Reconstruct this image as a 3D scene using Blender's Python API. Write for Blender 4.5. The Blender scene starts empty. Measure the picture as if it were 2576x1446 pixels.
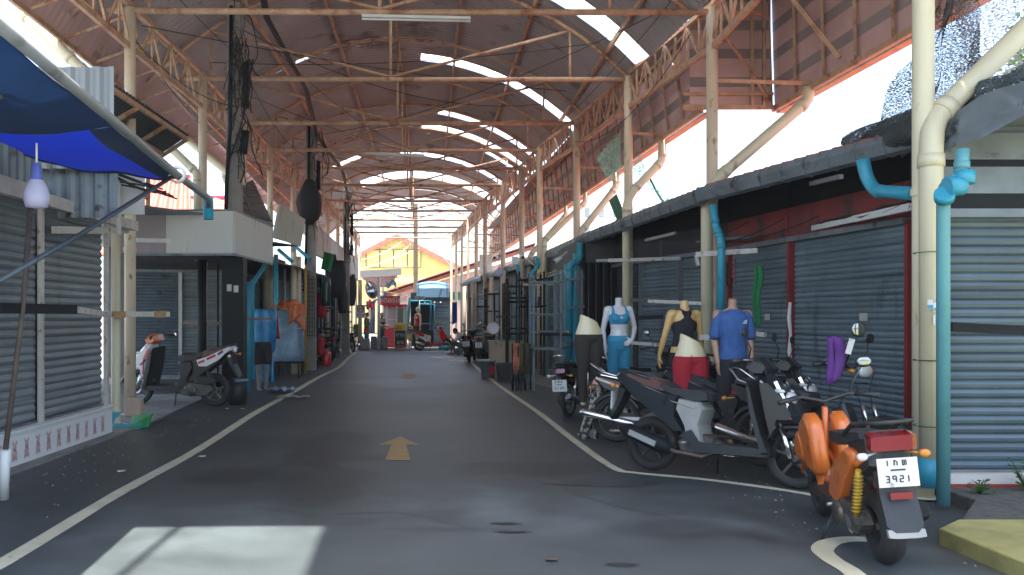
import bpy, math, random
from mathutils import Vector as V, Matrix, noise
sc=bpy.context.scene; col=sc.collection
R=math.radians; rnd=random.Random(7)
# ---------------- camera, world, sun, exposure ----------------
F=2100.; CX=1025.; CY=797.; H=1.5          # focal length in photo units (photo width 2575), vanishing point, eye height
cam=bpy.data.cameras.new('camera'); co=bpy.data.objects.new('camera',cam); col.objects.link(co)
co.location=(0,0,H); co.rotation_euler=(R(90),0,0)
cam.lens=F/2575*36; cam.sensor_width=36; cam.shift_x=(1287.5-CX)/2575; cam.shift_y=(CY-723)/2575
cam.clip_end=2000; sc.camera=co
w=bpy.data.worlds.new('World'); sc.world=w; w.use_nodes=True; nt=w.node_tree
sky=nt.nodes.new('ShaderNodeTexSky'); sky.sky_type='NISHITA'; sky.sun_disc=False
SD=V((.05,.20,-1)).normalized()             # direction the sunlight travels
sky.sun_elevation=math.asin(-SD.z); sky.sun_rotation=math.atan2(-SD.x,-SD.y)
sky.air_density=1.1; sky.dust_density=2.8; sky.ozone_density=.5
nt.links.new(sky.outputs[0],nt.nodes['Background'].inputs[0]); nt.nodes['Background'].inputs[1].default_value=.15
sl=bpy.data.lights.new('sun','SUN'); sl.energy=4.5; sl.angle=R(.6); sl.color=(1,.95,.88)
so=bpy.data.objects.new('sun',sl); col.objects.link(so); so.rotation_euler=SD.to_track_quat('-Z','Y').to_euler(); so.location=(-8,-4,30)
sc.view_settings.view_transform='Standard'; sc.view_settings.look='None'
sc.view_settings.exposure=2.08; sc.view_settings.gamma=1
# ---------------- helpers ----------------
def P(px,py,Y): return V(((px-CX)*Y/F,Y,H+(CY-py)*Y/F))
def G(px,py,z=0):
    Y=(H-z)*F/(py-CY); return V(((px-CX)*Y/F,Y,z))
def frame(d):
    d=d.normalized(); a=V((0,0,1)) if abs(d.z)<.95 else V((0,1,0))
    s=d.cross(a).normalized(); return s,s.cross(d).normalized()
class B:
    def __init__(s): s.v=[];s.f=[];s.m=[];s.s=[]
    def add(s,v,f,m=0,sm=False):
        n=len(s.v); s.v+=[V(a) for a in v]; s.f+=[tuple(i+n for i in a) for a in f]; s.m+=[m]*len(f); s.s+=[sm]*len(f); return s
    def box(s,c,d,m=0,M=None):
        c=V(c); x,y,z=[a/2 for a in d]
        v=[V((a,b,e)) for a in(-x,x) for b in(-y,y) for e in(-z,z)]
        if M: v=[M@a for a in v]
        return s.add([c+a for a in v],[(0,1,3,2),(4,6,7,5),(0,4,5,1),(2,3,7,6),(0,2,6,4),(1,5,7,3)],m)
    def bb(s,a,b,m=0):
        a=V(a);b=V(b); return s.box((a+b)/2,[abs(q) for q in b-a],m)
    def bar(s,p,q,w,h,m=0):
        p=V(p);q=V(q);a,b=frame(q-p); a=a*w/2;b=b*h/2
        return s.add([p-a-b,p+a-b,p+a+b,p-a+b,q-a-b,q+a-b,q+a+b,q-a+b],[(0,3,2,1),(4,5,6,7),(0,1,5,4),(1,2,6,5),(2,3,7,6),(3,0,4,7)],m)
    def loft(s,rings,m=0,sm=True,cap=True,close=True):
        n=len(rings[0]); v=[p for r in rings for p in r]; f=[]
        for i in range(len(rings)-1):
            for j in range(n if close else n-1):
                k=(j+1)%n; f.append((i*n+j,i*n+k,(i+1)*n+k,(i+1)*n+j))
        s.add(v,f,m,sm)
        if cap and close:
            b=len(s.v)-len(v); s.f+=[tuple(b+j for j in range(n))[::-1],tuple(b+(len(rings)-1)*n+j for j in range(n))]; s.m+=[m,m]; s.s+=[False,False]
        return s
    def tube(s,pts,r,n=8,m=0,sm=True,flat=1.,rnd_=False):
        pts=[V(p) for p in pts]; N=len(pts); r=[r]*N if not hasattr(r,'__len__') else list(r); rings=[]; pa=None
        for i,p in enumerate(pts):
            d=(pts[min(i+1,N-1)]-pts[max(i-1,0)]).normalized()
            if pa is None: a,b=frame(d)
            else:
                a=(pa-d*pa.dot(d)); a=a.normalized() if a.length>1e-5 else frame(d)[0]; b=a.cross(d)
            pa=a
            if rnd_ and i==0: rings+= [[p-d*r[0]*math.cos(t)+(a*math.cos(2*math.pi*j/n)+b*flat*math.sin(2*math.pi*j/n))*r[0]*math.sin(t) for j in range(n)] for t in(.3,.8,1.2)]
            rings.append([p+(a*math.cos(2*math.pi*j/n)+b*flat*math.sin(2*math.pi*j/n))*r[i] for j in range(n)])
            if rnd_ and i==N-1: rings+= [[p+d*r[-1]*math.cos(t)+(a*math.cos(2*math.pi*j/n)+b*flat*math.sin(2*math.pi*j/n))*r[-1]*math.sin(t) for j in range(n)] for t in(1.2,.8,.3)]
        return s.loft(rings,m,sm)
    def ell(s,c,r,n=12,k=8,m=0,M=None):
        c=V(c); rings=[]
        for i in range(1,k):
            t=math.pi*i/k; rings.append([V((r[0]*math.sin(t)*math.cos(2*math.pi*j/n),r[1]*math.sin(t)*math.sin(2*math.pi*j/n),-r[2]*math.cos(t))) for j in range(n)])
        if M: rings=[[M@p for p in q] for q in rings]
        return s.loft([[c+p for p in q] for q in rings],m)
    def lathe(s,c,ax,prof,n=24,m=0,sm=True,cap=False,loop=False):
        c=V(c); ax=V(ax).normalized(); a,b=frame(ax)
        rings=[[c+ax*h+(a*math.cos(2*math.pi*j/n)+b*math.sin(2*math.pi*j/n))*r for j in range(n)] for r,h in prof]
        if loop: rings.append(rings[0])
        return s.loft(rings,m,sm,cap)
    def slab(s,o,w,y=0.,m=0,t=.8,e=.6,sm=False):   # outline in x,z thickened along y with bevelled rims
        cx=sum(p[0] for p in o)/len(o); cz=sum(p[1] for p in o)/len(o)
        sgn=sum(o[i][0]*o[(i+1)%len(o)][1]-o[(i+1)%len(o)][0]*o[i][1] for i in range(len(o)))
        if sgn<0: o=o[::-1]
        rg=lambda yy,k:[V((cx+(x-cx)*k,yy,cz+(z-cz)*k)) for x,z in o]
        return s.loft([rg(y+w,t),rg(y+w*e,1),rg(y-w*e,1),rg(y-w,t)],m,sm)
    def quad(s,a,b,c,d,m=0): return s.add([a,b,c,d],[(0,1,2,3)],m)
    def sheet(s,fn,nu,nv,m=0,sm=True):
        v=[fn(i/nu,j/nv) for i in range(nu+1) for j in range(nv+1)]
        return s.add(v,[(i*(nv+1)+j,(i+1)*(nv+1)+j,(i+1)*(nv+1)+j+1,i*(nv+1)+j+1) for i in range(nu) for j in range(nv)],m,sm)
    def xf(s,M): s.v=[M@a for a in s.v]; return s
def root(o):
    while o.parent: o=o.parent
    return o
def obj(name,b,mats,parent=None,label=None,cat=None,group=None,kind=None,w=True,thick=0,bev=0,loc=None):
    me=bpy.data.meshes.new(name); vs=b.v
    if parent is None:
        if loc is None and w:
            xs=[a.x for a in vs]; ys=[a.y for a in vs]; loc=V(((min(xs)+max(xs))/2,(min(ys)+max(ys))/2,min(a.z for a in vs)))
        loc=V(loc) if loc is not None else V()
        if w: vs=[a-loc for a in vs]
    elif w:
        l=root(parent).location; vs=[a-l for a in vs]
    me.from_pydata([tuple(a) for a in vs],[],b.f)
    for q in (mats if isinstance(mats,(list,tuple)) else [mats]): me.materials.append(q)
    me.polygons.foreach_set('material_index',b.m); me.polygons.foreach_set('use_smooth',b.s); me.update()
    o=bpy.data.objects.new(name,me); col.objects.link(o)
    if parent is None: o.location=loc
    else: o.parent=parent
    if label: o['label']=label
    if cat: o['category']=cat
    if group: o['group']=group
    if kind: o['kind']=kind
    if thick: q=o.modifiers.new('t','SOLIDIFY'); q.thickness=thick; q.offset=0
    if bev: q=o.modifiers.new('b','BEVEL'); q.width=bev; q.segments=2; q.limit_method='ANGLE'
    return o
def thing(name,label,cat,loc=(0,0,0),rz=0,group=None):
    o=bpy.data.objects.new(name,None); col.objects.link(o); o.location=loc; o.rotation_euler=(0,0,rz); o.empty_display_size=.1
    o['label']=label; o['category']=cat
    if group:o['group']=group
    return o
# ---------------- materials ----------------
def mat(name,c,rough=.6,metal=0,var=.15,scl=3.,dirt=None,bump=0,bscl=80,st=(1,1,1),coat=0,trl=0,tra=0,em=None,spec=.5,slat=0):
    m=bpy.data.materials.new(name); m.use_nodes=True; t=m.node_tree; N=t.nodes; L=t.links; p=N['Principled BSDF']
    p.inputs['Roughness'].default_value=rough; p.inputs['Metallic'].default_value=metal; p.inputs['Coat Weight'].default_value=coat
    p.inputs['Specular IOR Level'].default_value=spec
    tc=N.new('ShaderNodeTexCoord'); mp=N.new('ShaderNodeMapping'); mp.inputs['Scale'].default_value=st; L.new(tc.outputs['Object'],mp.inputs[0])
    def nz(sc_,det=5,vec=mp):
        n=N.new('ShaderNodeTexNoise'); n.inputs['Scale'].default_value=sc_; n.inputs['Detail'].default_value=det; n.inputs['Roughness'].default_value=.6; L.new(vec.outputs[0],n.inputs['Vector']); return n
    def mix(a,b,f,blend='MIX'):
        n=N.new('ShaderNodeMix'); n.data_type='RGBA'; n.blend_type=blend
        for i,q in((6,a),(7,b)):
            if hasattr(q,'links'): L.new(q,n.inputs[i])
            else: n.inputs[i].default_value=(*q,1)
        if hasattr(f,'links'): L.new(f,n.inputs[0])
        else: n.inputs[0].default_value=f
        return n.outputs[2]
    def ramp(src,a,b):
        n=N.new('ShaderNodeMapRange'); L.new(src,n.inputs[0]); n.inputs[1].default_value=a; n.inputs[2].default_value=b; return n.outputs[0]
    n1=nz(scl); cc=mix([q*(1-var) for q in c],[min(1,q*(1+var)) for q in c],ramp(n1.outputs[0],.3,.7))
    if dirt:
        for (dc,amt,ds) in (dirt if isinstance(dirt,list) else [dirt]):
            n2=nz(ds,7); th=.72-.35*amt; cc=mix(cc,dc,ramp(n2.outputs[0],th-.04,th+.06))
    if slat:
        m2=N.new('ShaderNodeMapping'); m2.inputs['Scale'].default_value=(.25,.25,13.3); L.new(tc.outputs['Object'],m2.inputs[0]); n4=nz(1.,1,m2)
        cc=mix(cc,[q*.45 for q in c],ramp(n4.outputs[0],.55-slat*.1,.80))
        m3=N.new('ShaderNodeMapping'); m3.inputs['Scale'].default_value=(9,9,.35); L.new(tc.outputs['Object'],m3.inputs[0]); n5=nz(1.,4,m3)
        cc=mix(cc,(.21,.20,.18),ramp(n5.outputs[0],.62,.82))
    L.new(cc,p.inputs['Base Color'])
    rr=N.new('ShaderNodeMapRange'); L.new(n1.outputs[0],rr.inputs[0]); rr.inputs[3].default_value=max(.02,rough-.12); rr.inputs[4].default_value=min(1,rough+.12); L.new(rr.outputs[0],p.inputs['Roughness'])
    if bump:
        n3=nz(bscl,3); bp=N.new('ShaderNodeBump'); bp.inputs['Strength'].default_value=bump; bp.inputs['Distance'].default_value=.02; L.new(n3.outputs[0],bp.inputs['Height']); L.new(bp.outputs[0],p.inputs['Normal'])
    if em: p.inputs['Emission Color'].default_value=(*em[0],1); p.inputs['Emission Strength'].default_value=em[1]
    out=N['Material Output']; sh=p.outputs[0]
    if trl:
        tr=N.new('ShaderNodeBsdfTranslucent'); L.new(cc,tr.inputs[0]); ms=N.new('ShaderNodeMixShader'); ms.inputs[0].default_value=trl; L.new(sh,ms.inputs[1]); L.new(tr.outputs[0],ms.inputs[2]); sh=ms.outputs[0]
    if tra:
        tr=N.new('ShaderNodeBsdfTransparent'); ms=N.new('ShaderNodeMixShader'); ms.inputs[0].default_value=tra; L.new(sh,ms.inputs[1]); L.new(tr.outputs[0],ms.inputs[2]); sh=ms.outputs[0]
    L.new(sh,out.inputs[0]); m['n']=1
    return m
def netmat(name,c,sx,fill,rough=.8):
    m=mat(name,c,rough,trl=.35); t=m.node_tree;N=t.nodes;L=t.links
    tc=N.new('ShaderNodeTexCoord'); last=N['Material Output'].inputs[0].links[0].from_socket
    s=N.new('ShaderNodeTexNoise'); s.inputs['Scale'].default_value=sx; s.inputs['Detail'].default_value=4
    mp=N.new('ShaderNodeMapping'); mp.inputs['Scale'].default_value=(1,1,3.5); L.new(tc.outputs['Object'],mp.inputs[0]); L.new(mp.outputs[0],s.inputs['Vector'])
    r=N.new('ShaderNodeMapRange'); L.new(s.outputs[0],r.inputs[0]); r.inputs[1].default_value=fill-.06; r.inputs[2].default_value=fill+.06
    tr=N.new('ShaderNodeBsdfTransparent'); ms=N.new('ShaderNodeMixShader'); L.new(r.outputs[0],ms.inputs[0]); L.new(last,ms.inputs[1]); L.new(tr.outputs[0],ms.inputs[2]); L.new(ms.outputs[0],N['Material Output'].inputs[0]); return m
rust=(.22,.08,.035)
X=dict(
 truss=mat('rusty_cream_paint',(.47,.30,.19),.65,0,.25,6,dirt=[((.27,.12,.06),.40,3),((.52,.44,.32),.25,9)],bump=.15),
 column=mat('weathered_cream_column',(.60,.50,.36),.5,0,.12,2,dirt=[((.34,.24,.14),.22,7),((.16,.09,.05),.1,14)],st=(1,1,.5)),
 ypipe=mat('yellowed_pvc',(.60,.55,.38),.4,0,.1,2,dirt=[((.30,.22,.10),.15,5)],st=(1,1,.4)),
 bpipe=mat('blue_pvc',(.03,.30,.42),.35,0,.15,3,dirt=((.02,.12,.17),.2,6)),
 tealpipe=mat('faded_teal_pvc',(.10,.30,.33),.4,0,.12,2,dirt=((.05,.14,.15),.2,5)),
 sheet=mat('grey_roof_sheet',(.33,.31,.305),.55,.0,.2,.5,dirt=[((.17,.13,.12),.3,.9),((.2,.08,.05),.1,4)]),
 pinksheet=mat('faded_red_sheet',(.50,.34,.32),.5,0,.2,.8,dirt=((.24,.17,.16),.25,2)),
 greysheet=mat('dull_grey_sheet',(.23,.20,.195),.5,0,.2,1.2),
 skylight=mat('clear_skylight_sheet',(.85,.87,.88),.4,0,.05,1,trl=.75,tra=.0),
 nearshutter=mat('dark_near_shutter_paint',(.085,.125,.15),.5,.2,.22,1.6,slat=1,st=(1,1,.35)),  # darker even tone for the near frontal shutter
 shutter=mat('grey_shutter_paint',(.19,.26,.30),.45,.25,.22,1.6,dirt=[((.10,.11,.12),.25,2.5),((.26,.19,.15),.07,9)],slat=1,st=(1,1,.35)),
 shutterl=mat('pale_shutter_paint',(.20,.235,.245),.45,.2,.2,2,dirt=((.16,.17,.17),.2,3),slat=1,st=(1,1,.4)),
 shutterd=mat('dark_shutter_paint',(.085,.115,.135),.42,.3,.2,2,dirt=((.05,.055,.06),.25,3)),
 black=mat('black_paint',(.008,.011,.013),.6,0,.3,4,spec=.2),
 board=mat('black_board',(.014,.018,.021),.6,0,.4,3,dirt=((.12,.11,.10),.16,3),slat=1,st=(2,2,.3)),
 redboard=mat('dark_red_board',(.20,.022,.022),.55,0,.35,3,dirt=[((.03,.02,.022),.5,1.6),((.34,.10,.09),.12,7)],st=(1,1,.5)),
 redpost=mat('red_post_paint',(.24,.02,.02),.5,0,.2,5),
 steel=mat('galvanised_steel',(.21,.225,.235),.42,.6,.2,6,dirt=(rust,.12,9)),
 whitebar=mat('flaking_white_paint',(.52,.50,.45),.6,0,.15,6,dirt=((.2,.13,.08),.3,10)),
 brownbar=mat('brown_rusty_bar',(.10,.075,.06),.7,0,.3,8),
 gutter=mat('dark_gutter',(.15,.18,.20),.5,.2,.25,3,dirt=((.05,.05,.05),.3,5)),
 tile=mat('red_roof_tile',(.42,.13,.08),.7,0,.3,5,dirt=((.2,.08,.06),.3,3)),
 redtile=mat('bright_red_tile',(.50,.06,.03),.5,0,.2,4),
 corr=mat('weathered_zinc',(.27,.29,.29),.45,.3,.2,1.5,dirt=((.13,.14,.14),.3,2.5),st=(1,1,.2)),
 palewall=mat('pale_render',(.48,.47,.44),.8,0,.12,2,dirt=((.27,.26,.24),.2,3),bump=.1),
 darkwall=mat('dark_wall',(.07,.075,.075),.8,0,.3,2,dirt=((.13,.12,.11),.2,4)),  # plain dark tone for the shop walls
 fascia=mat('cream_fascia',(.46,.465,.43),.55,0,.07,1.2,dirt=[((.26,.26,.22),.16,3)],st=(1,1,.22)),
 fasciag=mat('greenish_fascia',(.36,.40,.34),.6,0,.1,1.5,dirt=((.2,.19,.14),.2,3),st=(1,1,.3)),
 fasciab=mat('tan_fascia',(.40,.34,.28),.6,0,.15,2,dirt=((.15,.12,.10),.3,3),st=(1,1,.25)),
 fasciaw=mat('white_fascia',(.62,.63,.70),.5,0,.08,2),
 mauve=mat('mauve_panel',(.24,.21,.22),.6,0,.1,2),
 concrete=mat('pole_concrete',(.26,.245,.22),.85,0,.15,3,dirt=((.12,.11,.10),.25,6),bump=.3,bscl=50),
 slabc=mat('pavement_concrete',(.20,.20,.185),.85,0,.2,3,dirt=((.10,.10,.09),.3,4),bump=.25,bscl=60),
 kerby=mat('mossy_yellow_pavement',(.25,.24,.085),.85,0,.3,3,dirt=((.16,.17,.07),.35,2.5),bump=.4,bscl=30),
 gravel=mat('grit',(.07,.07,.06),.95,0,.4,14,bump=.6,bscl=40),
 line=mat('worn_line_paint',(.50,.48,.35),.7,0,.15,3,dirt=[((.20,.19,.16),.22,7),((.09,.09,.09),.1,18)],bump=.1),
 arrow=mat('worn_yellow_paint',(.34,.22,.08),.7,0,.18,4,dirt=((.17,.12,.07),.3,6)),
 rubber=mat('tyre_rubber',(.018,.018,.019),.75,0,.25,10,dirt=((.07,.062,.05),.25,8)),
 alloy=mat('dusty_alloy',(.35,.35,.35),.4,.8,.2,8),
 darkalloy=mat('dark_alloy',(.05,.055,.06),.45,.6,.2,8),
 chrome=mat('chrome',(.72,.72,.72),.16,1,.08,8,dirt=((.3,.26,.22),.12,12)),
 plastic=mat('black_plastic',(.015,.018,.020),.42,0,.25,5,dirt=((.06,.06,.055),.2,4)),
 gloss=mat('gloss_black_panel',(.012,.016,.02),.3,0,.25,3,coat=.2,spec=.35),
 seat=mat('seat_vinyl',(.022,.024,.026),.5,0,.2,6,bump=.08),
 seatr=mat('brown_seat_vinyl',(.11,.05,.042),.5,0,.2,6,bump=.08),
 engine=mat('greasy_engine',(.085,.08,.072),.55,.5,.4,18,dirt=((.22,.17,.12),.2,14),bump=.5,bscl=35),
 white=mat('white_plastic',(.62,.62,.62),.3,0,.06,3,coat=.3),
 greypl=mat('grey_plastic',(.28,.285,.265),.42,0,.15,4),
 orange=mat('orange_plastic',(.58,.14,.02),.3,0,.08,4,coat=.4),
 redpl=mat('red_plastic',(.50,.02,.03),.28,0,.1,4,coat=.4),
 redlamp=mat('red_lamp',(.20,.006,.01),.2,0,.1,4,coat=1),
 clear=mat('clear_lamp',(.60,.62,.62),.12,0,.15,20,coat=1),
 amber=mat('amber_lamp',(.55,.22,.03),.2,0,.1,4),
 mirror=mat('mirror_glass',(.30,.34,.36),.06,1,.05,2),
 gold=mat('yellow_spring',(.45,.28,.02),.4,.2,.15,6),
 plate=mat('plate_white',(.62,.62,.60),.5,0,.06,4,dirt=((.3,.27,.22),.18,12)),
 ink=mat('dark_ink',(.03,.03,.035),.6),
 cyan=mat('cyan_plastic',(.04,.35,.48),.4),
 mskinw=mat('white_mannequin',(.56,.57,.57),.22,0,.04,2,coat=.4),
 mskiny=mat('yellow_mannequin',(.58,.37,.13),.3,0,.08,2,coat=.3),
 mskinc=mat('cream_mannequin',(.66,.58,.36),.3,0,.05,2,coat=.3),
 mskint=mat('tan_mannequin',(.40,.25,.17),.4,0,.08,2),
 bluefab=mat('blue_sport_fabric',(.035,.24,.40),.8,0,.12,14,bump=.05),
 blueleg=mat('teal_blue_leggings',(.02,.20,.33),.8,0,.1,10,bump=.05),
 brownleg=mat('dark_brown_leggings',(.028,.024,.020),.85,0,.15,8,bump=.05),
 blackfab=mat('black_fabric',(.014,.014,.019),.85,0,.2,10,bump=.08),
 redfab=mat('red_fabric',(.36,.012,.025),.85,0,.15,8,bump=.1),
 tee=mat('blue_shirt_fabric',(.035,.10,.29),.8,0,.2,16,bump=.1,bscl=25),
 teel=mat('shirt_print',(.07,.16,.36),.8),
 purple=mat('purple_fabric',(.11,.03,.20),.8,0,.2,5),
 zebra=mat('black_and_cream_cloth',(.42,.40,.36),.85,0,.2,9,dirt=((.02,.02,.02),.66,16)),
 tarpshade=mat('shaded_blue_tarp',(.008,.035,.11),.5,0,.2,2,trl=.08),  # shaded copy of the tarp blue; the next is its sunlit copy
 tarpsun=mat('sunlit_blue_tarp',(.012,.05,.60),.5,0,.1,2,trl=.5),
 btarp=mat('blue_plastic_sheeting',(.02,.22,.46),.28,0,.3,4,trl=.2,bump=.5,bscl=9),
 ptarp=mat('pale_blue_plastic_sheeting',(.20,.32,.44),.25,0,.25,5,trl=.2,bump=.6,bscl=8),
 otarp=mat('orange_tarp',(.62,.17,.05),.45,0,.2,4,trl=.2,bump=.4,bscl=8),
 greencl=mat('green_cloth',(.01,.16,.05),.8,0,.2,5),
 greenpl=mat('green_plastic',(.01,.28,.09),.4),
 tealf=mat('pale_teal_fabric',(.30,.62,.52),.6,0,.15,2,trl=.3),
 yellowwall=mat('yellow_siding',(.80,.62,.20),.7,0,.08,2,dirt=((.68,.50,.17),.2,4)),
 pinkwall=mat('pink_wall',(.62,.42,.38),.8,0,.1,2),
 maroon=mat('maroon_roof',(.28,.02,.07),.5,0,.2,3),
 lblue=mat('light_blue_awning',(.22,.40,.58),.6,0,.1,2,trl=.25),
 dkglass=mat('dark_glass',(.02,.05,.04),.15,0,.2,2),
 redsign=mat('red_sign',(.55,.03,.04),.4,0,.05,2),
 signw=mat('white_sign',(.72,.74,.72),.45,0,.04,2),
 yel=mat('yellow_sign',(.72,.50,.06),.5),
 tube=mat('fluorescent_batten',(.58,.60,.58),.3,0,.04,3),
 wire=mat('black_cable',(.013,.013,.014),.6),
 wirew=mat('white_cable',(.60,.60,.58),.5),
 bark=mat('tree_bark',(.12,.09,.06),.9,0,.3,8,bump=.5),
 leaf=mat('tree_leaf',(.08,.19,.03),.6,0,.4,1.5,trl=.4),
 weed=mat('weed_leaf',(.04,.13,.02),.6,0,.3,6,trl=.3),
 skin=mat('brown_skin',(.22,.11,.07),.5,0,.08,6),
 hair=mat('black_hair',(.008,.007,.007),.55,0,.2,20),
 whitefab=mat('white_cotton',(.50,.50,.53),.85,0,.06,6),
 greyfab=mat('grey_cotton',(.10,.12,.13),.85,0,.15,6),
 olive=mat('olive_cotton',(.07,.09,.025),.85,0,.15,6),
 brown=mat('brown_tape',(.34,.20,.07),.5,0,.2,8),
 binb=mat('black_bin',(.012,.014,.018),.5,0,.2,5),
 ply=mat('pale_plywood',(.42,.33,.25),.8,0,.12,3,dirt=((.22,.17,.13),.2,4)),
 greenboard=mat('dark_green_board',(.02,.10,.05),.6),
 bulb=mat('bulb_plastic',(.46,.46,.62),.35,0,.03,2,trl=.2),
 bulbb=mat('bulb_base',(.08,.11,.40),.4,0,.05,2),
 skyclear=mat('clear_plastic_sheet',(.85,.87,.88),.3,0,.05,1,trl=.7,tra=.6),
 netb=netmat('dark_shade_net',(.10,.12,.13),42,.54),
 netw=netmat('thin_pale_net',(.40,.44,.46),26,.49),
 netg=netmat('green_shade_net',(.25,.62,.50),30,.50),
)
# ---------------- ground, road, markings ----------------
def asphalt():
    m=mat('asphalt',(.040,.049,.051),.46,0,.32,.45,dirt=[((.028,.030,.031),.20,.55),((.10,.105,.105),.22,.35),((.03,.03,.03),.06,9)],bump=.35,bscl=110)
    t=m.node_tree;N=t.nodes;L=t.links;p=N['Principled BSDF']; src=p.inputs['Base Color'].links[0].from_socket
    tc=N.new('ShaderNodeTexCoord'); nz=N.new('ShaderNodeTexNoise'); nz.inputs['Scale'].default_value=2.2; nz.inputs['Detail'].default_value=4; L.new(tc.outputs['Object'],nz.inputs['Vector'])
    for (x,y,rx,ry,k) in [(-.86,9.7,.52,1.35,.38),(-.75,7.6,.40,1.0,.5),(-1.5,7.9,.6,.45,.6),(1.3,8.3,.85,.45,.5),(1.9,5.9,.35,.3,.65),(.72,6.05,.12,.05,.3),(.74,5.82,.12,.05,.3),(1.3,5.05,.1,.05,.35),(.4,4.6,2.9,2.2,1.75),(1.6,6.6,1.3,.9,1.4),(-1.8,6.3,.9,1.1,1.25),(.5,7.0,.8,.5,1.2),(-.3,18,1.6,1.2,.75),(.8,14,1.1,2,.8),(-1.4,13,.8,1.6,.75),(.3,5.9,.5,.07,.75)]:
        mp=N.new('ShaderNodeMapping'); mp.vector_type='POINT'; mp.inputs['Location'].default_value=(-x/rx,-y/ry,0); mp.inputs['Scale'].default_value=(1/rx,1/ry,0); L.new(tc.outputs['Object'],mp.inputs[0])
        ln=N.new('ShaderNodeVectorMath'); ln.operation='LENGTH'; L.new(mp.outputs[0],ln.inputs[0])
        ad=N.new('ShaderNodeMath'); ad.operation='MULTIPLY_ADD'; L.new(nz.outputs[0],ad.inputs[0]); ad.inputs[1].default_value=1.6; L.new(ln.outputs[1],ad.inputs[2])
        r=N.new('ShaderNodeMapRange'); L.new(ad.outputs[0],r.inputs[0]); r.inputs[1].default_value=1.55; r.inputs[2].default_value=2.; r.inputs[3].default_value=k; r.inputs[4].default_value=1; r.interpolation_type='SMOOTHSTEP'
        if k>1: r.inputs[1].default_value=1.2; r.inputs[2].default_value=2.2  # lighter ellipses paint foreground sky sheen, with pale dust, into the asphalt
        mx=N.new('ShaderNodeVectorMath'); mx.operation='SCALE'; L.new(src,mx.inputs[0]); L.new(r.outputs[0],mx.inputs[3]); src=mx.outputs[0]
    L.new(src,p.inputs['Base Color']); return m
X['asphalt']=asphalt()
X['tar']=mat('tar_patch',(.030,.038,.040),.4,0,.3,5)
X['iron']=mat('cast_iron_cover',(.05,.05,.05),.5,.5,.3,20,bump=.6,bscl=60)
X['earth']=mat('pale_ground',(.20,.20,.19),.9,0,.2,.2)  # kept pale so the ground behind the camera bounces light up
obj('ground',B().quad((-400,-100,-.004),(400,-100,-.004),(400,700,-.004),(-400,700,-.004)),X['earth'],kind='structure',loc=(0,0,0))
def rib(pts,wd,z):
    b=B(); v=[]; n=len(pts)
    for i,p in enumerate(pts):
        d=(pts[min(i+1,n-1)]-pts[max(i-1,0)]).normalized(); s=V((d.y,-d.x,0))*wd/2
        k=1+.12*noise.noise(V((p.x*3,p.y*3,0)))
        v+=[V((p.x,p.y,z))-s*k,V((p.x,p.y,z))+s*k]
    return b.add(v,[(2*i,2*i+1,2*i+3,2*i+2) for i in range(n-1)])
def smooth(pts,k=5):
    out=[]
    for i in range(len(pts)-1):
        p0=pts[max(i-1,0)];p1=pts[i];p2=pts[i+1];p3=pts[min(i+2,len(pts)-1)]
        for j in range(k):
            t=j/k; out.append(.5*((2*p1)+(p2-p0)*t+(2*p0-5*p1+4*p2-p3)*t*t+(3*p1-p0-3*p2+p3)*t**3))
    return out+[pts[-1]]
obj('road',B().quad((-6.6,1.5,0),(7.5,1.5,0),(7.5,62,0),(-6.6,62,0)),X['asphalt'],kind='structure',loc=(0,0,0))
L1=[G(*p) for p in((-420,1640),(0,1420),(300,1240),(500,1130),(640,1040),(740,985),(800,950),(850,925),(872,905),(893,886))]
obj('painted_line',rib(smooth(L1),.125,.004),X['line'],label='long off-white line painted along the left side of the lane',cat='road line')
L2=[G(*p) for p in((1172,898),(1205,930),(1262,975),(1350,1035),(1440,1105),(1540,1175),(1600,1190),(1750,1204),(1900,1223),(2030,1243),(2120,1262))]
obj('painted_line',rib(smooth(L2),.095,.004),X['line'],label='off-white line along the right side, bending past the parked bikes',cat='road line')
L3=[G(*p) for p in((2215,1530),(2150,1446),(2095,1410),(2068,1385),(2085,1366),(2130,1357),(2190,1358))]
obj('painted_line',rib(smooth(L3),.13,.004),X['line'],label='short hooked white line beneath the orange scooter',cat='road line')
def arrow(px,py0,py1,w,label):
    a=G(px,py0); b=G(px,py1); y0,y1=a.y,b.y; x=(a.x+b.x)/2; L=y1-y0; k=w/.49
    o=[(x-.135*k-.0,y0),(x+.13*k,y0),(x+.08*k,y0+.62*L),(x+.245*k,y0+.60*L),(x+.01,y1),(x-.245*k,y0+.60*L),(x-.085*k,y0+.62*L)]
    b=B().add([(p[0],p[1],.004) for p in o],[(0,1,2,6),(5,6,2,3,4)]); obj('lane_arrow',b,X['arrow'],label=label,cat='road arrow')
arrow(1003,1158,1098,.49,'faded orange-yellow arrow painted on the near asphalt')
arrow(1029,951,939,.55,'small distant yellow arrow painted far up the lane')
# pavements
def slabp(poly,z,m,name,lab=None,z0=-.003):
    n=len(poly); b=B().add([(x,y,z0) for x,y in poly]+[(x,y,z) for x,y in poly],[tuple(range(n,2*n))]+[(i,(i+1)%n,(i+1)%n+n,i+n) for i in range(n)])
    return obj(name,b,m,kind='structure',bev=.01)
slabp([(3.42,-4),(9,-4),(9,5.76),(3.78,5.74),(3.5,5.5)],.11,X['kerby'],'pavement')
slabp([(3.80,5.745),(9,5.765),(9,7.3),(4.35,7.3),(4.35,6.4)],.10,X['gravel'],'gravel_strip')
slabp([(4.0,15.0),(3.1,16.5),(2.75,20.0),(2.7,24),(4.6,24),(6,15)],.06,X['slabc'],'pavement')
slabp([(-6.5,5),(-3.85,5),(-3.62,11.6),(-3.75,16.0),(-6.5,16)],.02,X['slabc'],'pavement')
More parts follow.
